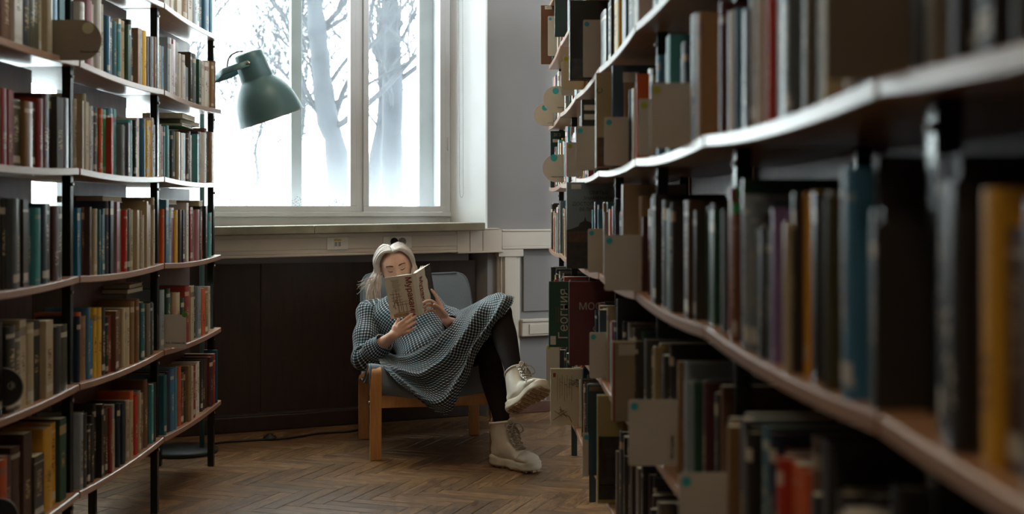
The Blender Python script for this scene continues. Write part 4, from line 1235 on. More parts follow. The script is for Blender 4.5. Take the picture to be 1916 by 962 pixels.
part('rear_rail', MB().box(C(.2925, .575, .255), (.53, .022, .06), rot), M_CHAIRWOOD, chair, bevel=.003)
for u0 in (.075, .51):
    part('seat_runner', strip([(.03, .318), (.15, .322), (.3, .296), (.42, .282), (.50, .30), (.56, .37), (.66, .56), (.80, .815)], .045, .018, u0), M_CHAIRWOOD, chair, bevel=.003)
# the sling: seat and back in one sweep, rounded corners
prof = [(.052, .338), (.022, .345), (.000, .375), (.000, .420), (.022, .450), (.07, .447), (.16, .405), (.28, .358), (.40, .334), (.475, .345), (.535, .395), (.60, .52), (.68, .665), (.755, .800), (.790, .855)]
pp = catmull(prof, 60)
def sling(off, inset=0):
    rings = []; uv = []; L = 0
    for i, p in enumerate(pp):
        a = pp[max(0, i - 1)]; b = pp[min(59, i + 1)]; t = b - a; t = t / np.linalg.norm(t); nrm = np.array([-t[1], t[0]])
        if i: L += np.linalg.norm(pp[i] - pp[i - 1])
        hw = .318 - .022 * sm(30, 52, i) - inset
        k = i / 59
        if i > 51: hw -= .075 * (1 - math.sqrt(max(0, 1 - ((i - 51) / 8.2) ** 2)))
        if i < 7: hw -= .03 * (1 - math.sqrt(max(0, 1 - ((7 - i) / 7.2) ** 2)))
        ring = []; ur = []
        for j in range(25):
            x = -1 + 2 * j / 24
            d = off - .030 * (1 - x * x) * sm(6, 14, i) * (1 - .5 * sm(40, 58, i)) - .006 * (abs(x) > .95)
            q = p + nrm * d
            q = np.array([q[0], q[1] - .050 * (1 - abs(x) ** 2.2) * (1 - sm(8, 24, i)) * sm(0, 3, i)])
            ring.append(C(.2925 + x * hw, q[0], q[1])); ur.append((x * hw, L))
        rings.append(ring); uv.append(ur)
    return rings, uv
ra, uva = sling(.012); rb, uvb = sling(-.010)
mb = MB().loft(ra, False, False, uva).loft([r[::-1] for r in rb], False, False, [u[::-1] for u in uvb])
n = len(ra)
def wallstrip(A, Bq):
    vs = list(A) + list(Bq); m = len(A)
    mb.add(vs, [[i, i + 1, m + i + 1, m + i] for i in range(m - 1)], [[(0, 0)] * 4] * (m - 1))
wallstrip([r[0] for r in rb], [r[0] for r in ra]); wallstrip([r[-1] for r in ra], [r[-1] for r in rb]); wallstrip(ra[0], rb[0]); wallstrip(rb[-1], ra[-1])
sl = part('sling_seat', mb, M_MESH.m, chair, True, True)
edge = [r[0] for r in ra[6:]] + ra[-1][1:-1] + [r[-1] for r in ra[6:]][::-1]
part('piping', MB().tube([p - Vector((0, 0, .006)) for p in edge], .0075, 7), plain('grey_piping', '#59656d', .7), sl, True)
rebase(chair, C(.2925, .3, 0))

# ================================================================== FILL LAMPS (added out of view, above the frame)
M_OPAL = NT('lit_opal_glass'); M_OPAL.set((.9, .85, .75), .4)
M_OPAL.b.inputs['Emission Color'].default_value = (1.0, .80, .57, 1); M_OPAL.b.inputs['Emission Strength'].default_value = 7.5
for (cx_, cy_), lab in (((-.55, 5.1), 'added round opal fill lamp above the view, nearer the window'), ((-.5, .2), 'added round opal fill lamp behind the view, above the camera')):
    cl = thing('ceiling_lamp', lab, 'lamp', (cx_, cy_, 3.4), 'added opal fill lamps over the aisle')
    part('opal_shade', MB().lathe([(.0, -.05), (.16, -.045), (.27, -.02), (.30, .02), (.27, .05), (0, .06)], 32, cap=False), M_OPAL.m, cl, True)
    part('stem', MB().tube([(0, 0, .06), (0, 0, .78)], .012, 10), M_CHROME, cl, True)
    part('ceiling_rose', MB().lathe([(.0, .77), (.06, .77), (.05, .798), (0, .798)], 20, cap=False), M_CHROME, cl, True)

# ================================================================== THE READER
M_SKIN = NT('skin')
def _skin(n):
    co = n.coord(); f = n.noise(co, 26, 3, .5); f2 = n.noise(co, 7, 2, .5)
    c = n.mix(n.math('MULTIPLY', f2, .5), n.ramp(f, [(.3, lin('#d3a78e')), (.7, lin('#e2bda6'))]), lin('#cf9583'))
    n.set(c, .5, 0, .4, **{'Subsurface Weight': .08}); n.b.inputs['Subsurface Radius'].default_value = (.012, .005, .003); return n.m
_skin(M_SKIN)
M_TIGHTS = plain('black_tights', '#211a17', .9, spec=.15, var=.1, scale=40)
def check_mat():
    n = NT('checked_cloth')
    uv = n.node('ShaderNodeUVMap'); uv.uv_map = 'UVMap'
    u, v, _ = n.sep(uv.outputs[0])
    pitch = .0148
    def lines(x, w):
        fr = n.math('FRACT', n.math('DIVIDE', x, pitch))
        d = n.math('ABSOLUTE', n.math('SUBTRACT', fr, .5))
        return n.math('GREATER_THAN', d, .5 - w)
    a, b = lines(u, .135), lines(v, .135)
    both = n.math('MULTIPLY', a, b); any_ = n.math('MAXIMUM', a, b)
    c = n.mix(any_, lin('#0d0e12'), lin('#5f6d75'))
    c = n.mix(both, c, lin('#e9e9e4'))
    tint = n.noise(n.comb(u, v, 0.0), 14, 2, .5)
    c = n.mix(n.math('MULTIPLY', n.math('GREATER_THAN', tint, .55), n.math('MULTIPLY', any_, .35)), c, lin('#4e7f92'))
    n.set(c, .8, 0, .25, **{'Sheen Weight': .15})
    n.bump(n.noise(n.comb(u, v, 0.0), 900, 2, .5), .15, .0006)
    return n.m
M_CHECK = check_mat()
M_HAIR = NT('ash_blonde_hair')
def _hair(n):
    uv = n.node('ShaderNodeUVMap'); uv.uv_map = 'UVMap'
    u, v, _ = n.sep(uv.outputs[0])
    f = n.noise(n.comb(n.math('MULTIPLY', u, 420.0), n.math('MULTIPLY', v, 6.0), 0.0), 1.0, 3, .6)
    g = n.noise(n.coord(), 30, 2, .5)
    c = n.ramp(n.math('ADD', n.math('MULTIPLY', f, .7), n.math('MULTIPLY', g, .3)), [(.28, lin('#8d7c6c')), (.5, lin('#c6bab0')), (.75, lin('#e8e2dc'))])
    n.set(c, .42, 0, .5); n.b.inputs['Anisotropic'].default_value = .5
    n.bump(f, .5, .002); return n.m
_hair(M_HAIR)
M_BROW = plain('brown_brow', '#6b4c3a', .7); M_LASH = plain('dark_lash', '#2a1c16', .6); M_LIP = plain('lip', '#b06a60', .5)

person = thing('person', 'person in a checked dress and white boots, reading in the lounge chair', 'person')
V3 = Vector
# --- joints
HIPR, HIPL = V3((-.445, 6.43, .425)), V3((-.285, 6.38, .45))
KNEER, ANKR = V3((-.118, 6.15, .535)), V3((-.030, 6.03, .13))
KNEEL, ANKL = V3((-.058, 6.07, .713)), V3((.022, 5.79, .415))
SHR, SHL = V3((-.722, 6.61, .668)), V3((-.445, 6.66, .695))
ELR, WRR = V3((-.728, 6.42, .465)), V3((-.578, 6.285, .588))
ELL, WRL = V3((-.262, 6.48, .598)), V3((-.315, 6.26, .660))
HEADC = V3((-.603, 6.745, .892))
hf = V3((.15, -.95, -.27)).normalized()
hr = V3((.975, .10, .20)); hr = (hr - hf * hr.dot(hf)).normalized(); hu = hf.cross(hr)
HM = basis(hr, hf, hu, HEADC)       # local: x right, y front, z up

def gauss(x, s): return math.exp(-(x / s) ** 2)
def head_pt(th, ph, grow=0.0, feat=True):
    """th azimuth from the front, ph elevation; returns local point"""
    x = math.sin(th) * math.cos(ph); y = math.cos(th) * math.cos(ph); z = math.sin(ph)
    a, b, c = .0735, .092, .113
    px, py, pz = x * a, y * b, z * c
    low = max(0, -z)
    px *= 1 - .34 * low ** 1.6; 
    if y < 0: py *= 1.04 - .30 * low
    else: py *= 1 - .10 * low ** 2
    if z > 0: px *= 1 + .05 * math.sin(z * math.pi)
    if feat and y > .1:
        fx, fz = px, pz - .017
        k = sm(.1, .55, y)
        py += k * (.021 * gauss(fx, .0105) * gauss(fz + .032, .016) + .011 * gauss(fx, .008) * gauss(fz + .008, .022))   # nose
        py -= k * .0105 * (gauss(fx - .033, .017) + gauss(fx + .033, .017)) * gauss(fz - .004, .013)                       # sockets
        py += k * .0065 * (gauss(fx - .032, .0125) + gauss(fx + .032, .0125)) * gauss(fz - .003, .0085)                    # lids
        py += k * .003 * (gauss(fx - .03, .02) + gauss(fx + .03, .02)) * gauss(fz - .022, .008)                            # brow
        py += k * .004 * (gauss(fx - .042, .02) + gauss(fx + .042, .02)) * gauss(fz + .032, .02)                           # cheeks
        py += k * .005 * gauss(fx, .020) * (gauss(fz + .066, .005) + gauss(fz + .076, .006))                               # lips
        py += k * .006 * gauss(fx, .018) * gauss(fz + .100, .012)                                                          # chin
    s = 1 + grow / .09
    return V3((px * s, py * s, pz * s))
body = MB()
rings = []
for i in range(1, 40):
    ph = -math.pi / 2 + math.pi * i / 40
    rings.append([HM @ head_pt(2 * math.pi * j / 64, ph) for j in range(64)])
body.loft(rings)
for s in (-1, 1):   # ears
    e = [HM @ V3((s * (.072 + .004 * k), -.004 - .002 * k, z)) for k, z in ((0, -.03), (1, -.012), (2, .006), (1, .02))]
    body.tube(e, [(.010, .004), (.013, .005), (.014, .005), (.008, .004)], 8, up=hf, round_ends=True)
NECKB = V3((-.592, 6.695, .715))
body.tube([HM @ V3((0, -.018, -.05)), HM @ V3((0, -.022, -.105)), NECKB, NECKB + V3((.02, .0, -.05))], [.052, .050, .058, .075], 20)
LAT = V3((.965, .18, .09)).normalized()
spine = [(V3((-.345, 6.40, .425)), .165, .115), (V3((-.375, 6.43, .47)), .168, .115), (V3((-.43, 6.50, .54)), .135, .098), (V3((-.50, 6.585, .615)), .150, .108), (V3((-.555, 6.645, .675)), .165, .100), (V3((-.585, 6.68, .71)), .120, .075)]
def torso_rings(extra=0, n=40, m=28, wob=None, rows=None):
    c = catmull([tuple(p) for p, _, _ in spine], m); w = catmull([(a, b) for _, a, b in spine], m); out = []
    for i in range(m):
        t = c[min(i + 1, m - 1)] - c[max(i - 1, 0)]; t = V3(t).normalized()
        l = (LAT - t * LAT.dot(t)).normalized(); f = l.cross(t)
        ring = []
        for j in range(n):
            a = 2 * math.pi * j / n
            e = extra + (wob(i / (m - 1), j / n) if wob else 0)
            ca, sa_ = math.cos(a), math.sin(a)
            p = 2.4
            k = (abs(ca) ** p + abs(sa_) ** p) ** (-1 / p)
            ring.append(V3(c[i]) + l * ca * k * (w[i][0] + e) + f * sa_ * k * (w[i][1] + e))
        out.append(ring)
    return out
body.loft(torso_rings(0))
def limb(mb, pts, rad, sides=18, n=16, **kw):
    c = catmull([tuple(p) for p in pts], n); r = catmull([(x,) for x in rad], n)
    mb.tube([V3(p) for p in c], [float(x[0]) for x in r], sides, round_ends=True, **kw)
def mid(a, b, t=.5, off=(0, 0, 0)): return a + (b - a) * t + V3(off)
limb(body, [NECKB + V3((-.05, -.01, -.02)), SHR, mid(SHR, ELR), ELR], [.05, .055, .047, .040])
limb(body, [ELR, mid(ELR, WRR, .35), mid(ELR, WRR, .8), WRR], [.040, .041, .028, .0245])
limb(body, [NECKB + V3((.05, .0, -.02)), SHL, mid(SHL, ELL), ELL], [.05, .055, .047, .040])
limb(body, [ELL, mid(ELL, WRL, .35), mid(ELL, WRL, .8), WRL], [.040, .041, .028, .0245])
LEGS = []
for hip, kn, an in ((HIPR, KNEER, ANKR), (HIPL, KNEEL, ANKL)):
    sh = (an - kn).normalized(); bk = V3((-.1, .9, -.4)); bk = (bk - sh * bk.dot(sh)).normalized()
    LEGS.append(([hip, mid(hip, kn, .4), mid(hip, kn, .8), kn], [.088, .080, .064, .057], [kn, mid(kn, an, .12), kn + (an - kn) * .32 + bk * .016, mid(kn, an, .7), an], [.057, .052, .056, .039, .030]))
for a, ra_, b, rb_ in LEGS:
    limb(body, a, ra_); limb(body, b, rb_)
# --- hands
def finger(root, dirv, bend, lens, r, curl):
    """chain from the knuckle; bend axis direction the finger curls towards; curl angles per joint"""
    pts = [root - dirv * .028, root]; d = dirv.normalized(); ang = 0
    axis = d.cross(bend).normalized()
    for L, c in zip(lens, curl):
        d = (Matrix.Rotation(c, 3, axis) @ d).normalized()
        pts.append(pts[-1] + d * L)
    rr = [r * 1.15, r * 1.08, r, r * .92, r * .80]
    body.tube(pts, rr[:len(pts)], 10, round_ends=True)
    return pts
def hand(wr, fwd, nrm, thumb_side, specs, thumb, scale=1.0):
    """fwd along the palm, nrm the side the fingers curl to, thumb_side +1/-1 along fwd x nrm"""
    fwd = fwd.normalized(); nrm = (nrm - fwd * nrm.dot(fwd)).normalized(); lat = fwd.cross(nrm) * thumb_side
    S = scale
    kn = []
    for k in range(4):
        o = (.029 - .0195 * k) * S
        f = (.086 - (.003, 0, .004, .012)[k]) * S
        kn.append(wr + fwd * f + lat * o - nrm * (.004 if k in (1, 2) else .001))
    # palm: three overlapping flat tubes
    for k in range(4):
        body.tube([wr + lat * (.012 - .008 * k) * S, mid(wr, kn[k], .5) + nrm * .002, kn[k]], [(.016 * S, .013 * S), (.0135 * S, .0135 * S), (.0105 * S, .0105 * S)], 12, up=lat, round_ends=True)
    out = []
    L0 = (.040, .045, .041, .032)
    for k, (spread, curl) in enumerate(specs):
        d = (fwd + lat * spread).normalized()
        ls = [L0[k] * S, L0[k] * .62 * S, L0[k] * .50 * S]
        out.append(finger(kn[k], d, nrm, ls, (.0086, .0088, .0083, .0072)[k] * S, curl))
    tb = wr + fwd * .028 * S + lat * .026 * S + nrm * .006
    d1, c1 = thumb
    td = (fwd * d1[0] + lat * d1[1] + nrm * d1[2]).normalized()
    body.tube([wr + fwd * .012 + lat * .010, tb, tb + td * .032 * S], [.015 * S, .0145 * S, .0108 * S], 10, round_ends=True)
    finger(tb + td * .032 * S, (td + fwd * c1).normalized(), nrm, [.030 * S, .024 * S], .0100 * S, (.1, .25))
    return kn, out
# the open book: spine line and the two leaves
SPT, SPB = P(771, 513, 6.300), P(783.5, 590, 6.355)
bu = (SPT - SPB).normalized(); BH = (SPT - SPB).length
left_dir = (P(716.5, 515, 6.300) - SPT); right_dir = P(797.5, 491.5, 6.42) - SPT
left_dir = (left_dir - bu * left_dir.dot(bu)); right_dir = (right_dir - bu * right_dir.dot(bu))
ld, rd = left_dir.normalized(), right_dir.normalized()
BWD = .138
# right hand (left in the view): comes from below left, fingers spread flat across the lower spine
cov_n = bu.cross(ld).normalized()
if cov_n.y > 0: cov_n = -cov_n      # outward, towards the camera
fw = V3((.80, .14, .56))
hand(WRR, fw, -cov_n + V3((.25, 0, -.1)), 1,
     [(.05, (.30, .62, .45)), (.00, (.36, .66, .48)), (-.05, (.40, .68, .50)), (-.10, (.44, .70, .50))], ((.55, .35, .95), .2), .98)
# left hand (right in the view): fingers come round the right leaf from behind
fw2 = (P(806, 556, 6.30) - WRL).normalized()
hand(WRL, fw2, V3((-.80, -.30, .25)), 1,
     [(.28, (.05, .12, .10)), (.06, (.55, .70, .40)), (-.06, (.62, .75, .45)), (-.2, (.70, .75, .45))], ((.55, .55, .55), .3), .98)
body_me = remesh(body, .0036, 3, .5, 'body', M_SKIN.m)
part('body', body_me, None, person)
# face details
def face_pt(x, z, out=.0012):
    best = None
    for j in range(-40, 41):
        for i in range(-30, 31):
            pass
    return None
def on_face(x, z, lift=.0015):
    """front surface of the head at local x, z (solved by iteration)"""
    th = math.asin(max(-1, min(1, x / .075))); ph = math.asin(max(-1, min(1, z / .113)))
    for _ in range(12):
        p = head_pt(th, ph); th += (x - p.x) / .09; ph += (z - p.z) / .12
    p = head_pt(th, ph); p.y += lift
    return HM @ p
for s in (-1, 1):
    pts = [on_face(s * (.014 + .036 * t), .0425 + .005 * math.sin(t * 2.6) - .004 * t, .001) for t in [i / 10 for i in range(11)]]
    part('eyebrow', MB().tube(pts, [(.0012 + .0028 * math.sin(min(1, t * 1.25 + .25) * math.pi * .85), .0016) for t in [i / 10 for i in range(11)]], 8, up=hu), M_BROW, person, True)
    pts = [on_face(s * (.0205 + .026 * t), .0175 - .0045 * math.sin(t * math.pi) + .002 * t, .0006) for t in [i / 10 for i in range(11)]]
    part('eyelashes', MB().tube(pts, [.0006 + .0012 * math.sin(math.pi * (.15 + .8 * i / 10)) for i in range(11)], 6), M_LASH, person, True)
pts = [on_face(-.021 + .042 * i / 10, -.053 + .002 * abs(i - 5) / 5, .0008) for i in range(11)]
part('lips', MB().tube(pts, [(.0012 + .004 * math.sin(math.pi * i / 10), .002) for i in range(11)], 8, up=hu), M_LIP, person, True)

# --- hair: cap plus falling locks
hair = MB()
R = random.Random(8)
def cap_pt(th, ph, g): return HM @ head_pt(th, ph, g, False)
crings = []
for i in range(0, 26):
    ph = math.radians(-38 + 127.5 * i / 25); ring = []
    for j in range(56):
        th = 2 * math.pi * j / 56
        # face opening: pull the cap inside the head there
        front = math.cos(th)
        line = math.radians(63) if front > .35 else math.radians(63 - 110 * sm(.35, -.30, front))
        g = .009
        if ph < line and front > -.3: g = -.014
        ring.append(cap_pt(th, ph, g))
    crings.append(ring)
hair.loft(crings, True, True, [[(j * .01, i * .01) for j in range(57)] for i in range(26)])
def lock(pts, r, flat=.45, n=16, off=None):
    c = catmull([tuple(p) for p in pts], n); L = 0; up = off or hf
    rr = [(max(.0005, r * (.55 + .45 * math.sin(math.pi * min(1, .35 + .65 * i / (n - 1)))) * (1 - .65 * sm(.6, 1, i / (n - 1)))), 0) for i in range(n)]
    rr = [(a * flat + .0004, a) for a, _ in rr]
    hair.tube([V3(p) for p in c], rr, 7, up=up, uvs=True)
def side_lock(s, part_t, spread, length, wave, g=.018, r=.0075, fly=0):
    """s -1 view-left, +1 view-right; part_t 0 front .. 1 back"""
    th0 = .02 * s + math.radians(8) * s
    ph0 = math.radians(58 + 34 * part_t)
    pts = []
    start = HM @ V3((.003 * s - .004, .052 - .100 * part_t, .099 + .018 * math.sin(math.pi * (.28 + .5 * part_t))))
    pts.append(start)
    for a in (.25, .5, .75, 1.0):
        phi = a * math.radians(96)
        fwd = (.058 - .125 * part_t) * (1 - .35 * a) - .012 * a
        if part_t < .3: fwd -= .018 * math.sin(a * 2)
        rr = .082 + g
        pts.append(HM @ V3((s * math.sin(phi) * rr * (1.0 + .10 * spread) - .004 * (1 - a), fwd, .014 + math.cos(phi) * (.103 + g * .6))))
    p = pts[-1]
    down = V3((0, 0, -1)); outv = hr * s
    for k in range(1, 6):
        t = k / 5
        q = p + down * length * t + outv * (spread * .05 * math.sin(t * 2.6) + .006 * math.sin(wave + t * 5)) + V3((fly * t * t * s, -.035 * t * (1 - .3 * part_t) + .01 * math.sin(wave * 2 + 4 * t), 0))
        pts.append(q)
    lock(pts, r * R.uniform(.75, 1.25), .4, 20)
for k in range(120):
    pt = R.random() ** .9
    side_lock(-1, pt, R.uniform(.05, .85), R.uniform(.15, .215) - .02 * pt, R.uniform(0, 6), R.uniform(.006, .022), .0068)
for k in range(90):
    pt = R.random()
    side_lock(1, pt, R.uniform(-.05, .35), R.uniform(.10, .19), R.uniform(0, 6), R.uniform(.005, .016), .0066)
for k in range(26):      # fringe sides framing the forehead
    s = -1 if k % 2 else 1
    side_lock(s, R.uniform(-.06, .12), R.uniform(-.1, .2), R.uniform(.10, .2), R.uniform(0, 6), R.uniform(.006, .014), .0055)
for k in range(16):      # strands flying out to the left over the chair back
    a = P(704 + R.uniform(-6, 6), 520 + R.uniform(-6, 18), 6.72); e = P(668 + R.uniform(0, 16), 535 + R.uniform(-8, 16), 6.70)
    m = (a + e) / 2 + V3((0, 0, R.uniform(-.004, .018)))
    lock([a + V3((.02, 0, .03)), a, m, e, e + V3((-.006, 0, R.uniform(-.006, .006)))], R.uniform(.0006, .0016), .6, 14)
hm = hair.mesh('hair', M_HAIR.m, True, True)
part('hair', hm, None, person)

# --- tights over both legs
for a, ra_, b, rb_ in LEGS:
    tm = MB(); limb(tm, a[1:], [x + .003 for x in ra_[1:]]); limb(tm, b, [x + .003 for x in rb_])
    part('tights_leg', remesh(tm, .005, 5, .5, 'tights_leg', M_TIGHTS), None, person)

# --- dress: bodice, skirt, sleeves
def wob_b(t, a): 
    return .004 * math.sin(a * 2 * math.pi * 7 + t * 9) * (1 - t) + .007 * mnoise.noise(V3((math.cos(a * 6.283) * 2.2, math.sin(a * 6.283) * 2.2, t * 7)))
rg = torso_rings(.024, 72, 44, wob_b)
uv = []
Lr = 0
for i, r_ in enumerate(rg):
    if i: Lr += (sum((V3(r_[j]) - V3(rg[i - 1][j])).length for j in (18, 20, 16)) / 3)
    uv.append([(j * .0142, Lr) for j in range(73)])
dress_mb = MB().loft(rg[:], True, False, uv)
# skirt between the waist line and the hem, built from control loops
PX = lambda *a: np.array(P(*a))
rows = [
 [PX(716, 640, 6.50), PX(730, 662, 6.40), PX(762, 664, 6.29), PX(795, 648, 6.25), PX(826, 625, 6.28), PX(846, 604, 6.36), PX(842, 592, 6.50), PX(808, 590, 6.64), PX(765, 608, 6.70), PX(728, 625, 6.64)],
 [PX(710, 662, 6.40), PX(740, 688, 6.23), PX(782, 694, 6.14), PX(826, 668, 6.13), PX(862, 628, 6.12), PX(892, 584, 6.14), PX(890, 568, 6.28), PX(850, 598, 6.50), PX(780, 640, 6.66), PX(728, 655, 6.62)],
 [PX(709, 671, 6.33), PX(746, 706, 6.16), PX(803, 728, 6.07), PX(850, 690, 6.05), PX(888, 636, 6.03), PX(926, 572, 6.01), PX(928, 550, 6.12), PX(892, 590, 6.32), PX(806, 658, 6.58), PX(736, 672, 6.60)],
 [PX(711, 677, 6.27), PX(752, 720, 6.12), PX(831, 776, 6.03), PX(868, 716, 6.02), PX(901, 645, 6.00), PX(952, 578, 5.985), PX(961, 557, 6.08), PX(940, 585, 6.18), PX(842, 676, 6.42), PX(752, 688, 6.54)],
]
NT_, NP_ = 90, 160
def loop(pts, n):
    p = list(pts); ext = p[-2:] + p + p[:3]; k = len(p); out = []
    for x in np.linspace(0, k, n, endpoint=False):
        i = int(x); f = x - i
        p0, p1, p2, p3 = ext[i + 1], ext[i + 2], ext[i + 3], ext[i + 4] if i + 4 < len(ext) else ext[i + 4 - k]
        out.append(.5 * (2 * p1 + (p2 - p0) * f + (2 * p0 - 5 * p1 + 4 * p2 - p3) * f ** 2 + (3 * p1 - p0 - 3 * p2 + p3) * f ** 3))
    return np.array(out)
LP = [loop(r_, NP_) for r_ in rows]
G = np.zeros((NT_, NP_, 3))
for j in range(NP_):
    G[:, j] = catmull([LP[k][j] for k in range(4)], NT_)
# folds: ridges that run from the hip round to the knee, stronger in front
dT = np.gradient(G, axis=0); dP = (np.roll(G, -1, 1) - np.roll(G, 1, 1))
Nn = np.cross(dP, dT); Nn /= (np.linalg.norm(Nn, axis=2, keepdims=True) + 1e-9)
cen = G.mean(axis=(0, 1)); 
if (Nn[45, 40] * (G[45, 40] - cen)).sum() < 0: Nn = -Nn
for i in range(NT_):
    t = i / (NT_ - 1)
    for j in range(NP_):
        c = j / NP_ * 10
        front = sm(.3, 1.6, c) * (1 - sm(4.6, 5.8, c))
        ph = t * 17.0 + .55 * math.sin(c * 1.3) + 1.1 * mnoise.noise(V3((c * .45, t * 2, 3)))
        fold = (.5 + .5 * math.sin(ph)) ** 2.6 - .25
        hem = .008 * sm(.75, 1, t) * math.sin(c * 5.2 + 1)
        G[i, j] += Nn[i, j] * (front * sm(.02, .2, t) * (.044 * fold) + hem * front + .004 * mnoise.noise(V3((c * 2.2, t * 9, 0))))
uvg = np.zeros((NT_, NP_ + 1, 2))
vl = np.concatenate([np.zeros((1, NP_)), np.cumsum(np.linalg.norm(np.diff(G, axis=0), axis=2), axis=0)])
G2 = np.concatenate([G, G[:, :1]], axis=1)
ul_ = np.concatenate([np.zeros((NT_, 1)), np.cumsum(np.linalg.norm(np.diff(G2, axis=1), axis=2), axis=1)], axis=1)
mid_u = ul_ - ul_[:, NP_ * 5 // 10][:, None]
uvg[:, :, 0] = mid_u; uvg[:, :NP_, 1] = vl; uvg[:, NP_, 1] = vl[:, 0]
dress_mb.loft([[V3(p) for p in r_] for r_ in G], True, False, [[tuple(q) for q in r_] for r_ in uvg])
dress = part('dress', dress_mb, M_CHECK, person, True, True)
sd = dress.modifiers.new('cloth', 'SOLIDIFY'); sd.thickness = .003; sd.offset = -1
def sleeve(pts, rad, seed):
    c = [V3(p) for p in catmull([tuple(p) for p in pts], 60)]; r_ = catmull([(x,) for x in rad], 60)
    rings, uvs_ = [], []; u = V3((0, -.6, .8)); L = 0
    for i in range(60):
        t = (c[min(i + 1, 59)] - c[max(i - 1, 0)]).normalized()
        u = (u - t * u.dot(t)).normalized(); w = t.cross(u)
        if i: L += (c[i] - c[i - 1]).length
        ring = []
        for j in range(40):
            a = 2 * math.pi * j / 40
            rr = float(r_[i][0]) * (1 + .10 * math.sin(i * .62 + 2.2 * math.sin(a + seed)) * sm(4, 16, i) + .10 * mnoise.noise(V3((math.cos(a) * 1.6 + seed, math.sin(a) * 1.6, i * .12))))
            ring.append(c[i] + u * math.cos(a) * rr + w * math.sin(a) * rr)
        rings.append(ring); uvs_.append([(j * .0105, L) for j in range(41)])
    o = part('sleeve', MB().loft(rings, True, False, uvs_), M_CHECK, dress, True, True)
    s_ = o.modifiers.new('cloth', 'SOLIDIFY'); s_.thickness = .003; s_.offset = -1
    return o
sleeve([NECKB + V3((-.055, -.005, -.035)), mid(NECKB, SHR, .7, (0, 0, .005)), SHR + V3((-.005, 0, 0)), mid(SHR, ELR, .5, (-.005, -.01, 0)), ELR + V3((-.005, 0, .0)), mid(ELR, WRR, .35, (0, 0, -.005)), mid(ELR, WRR, .70)], [.048, .058, .064, .064, .064, .058, .046], 1)
sleeve([NECKB + V3((.055, .0, -.035)), mid(NECKB, SHL, .7, (0, 0, .005)), SHL + V3((.005, 0, 0)), mid(SHL, ELL, .5, (.005, -.01, .01)), ELL + V3((.0, 0, .0)), mid(ELL, WRL, .35, (0, 0, -.005)), mid(ELL, WRL, .68)], [.050, .064, .070, .068, .066, .060, .046], 4)
cr_ = torso_rings(.020, 40, 28)[-1]
part('collar', MB().tube([V3(p) for p in cr_] + [V3(cr_[0])], .006, 7), M_CHECK, dress, True)

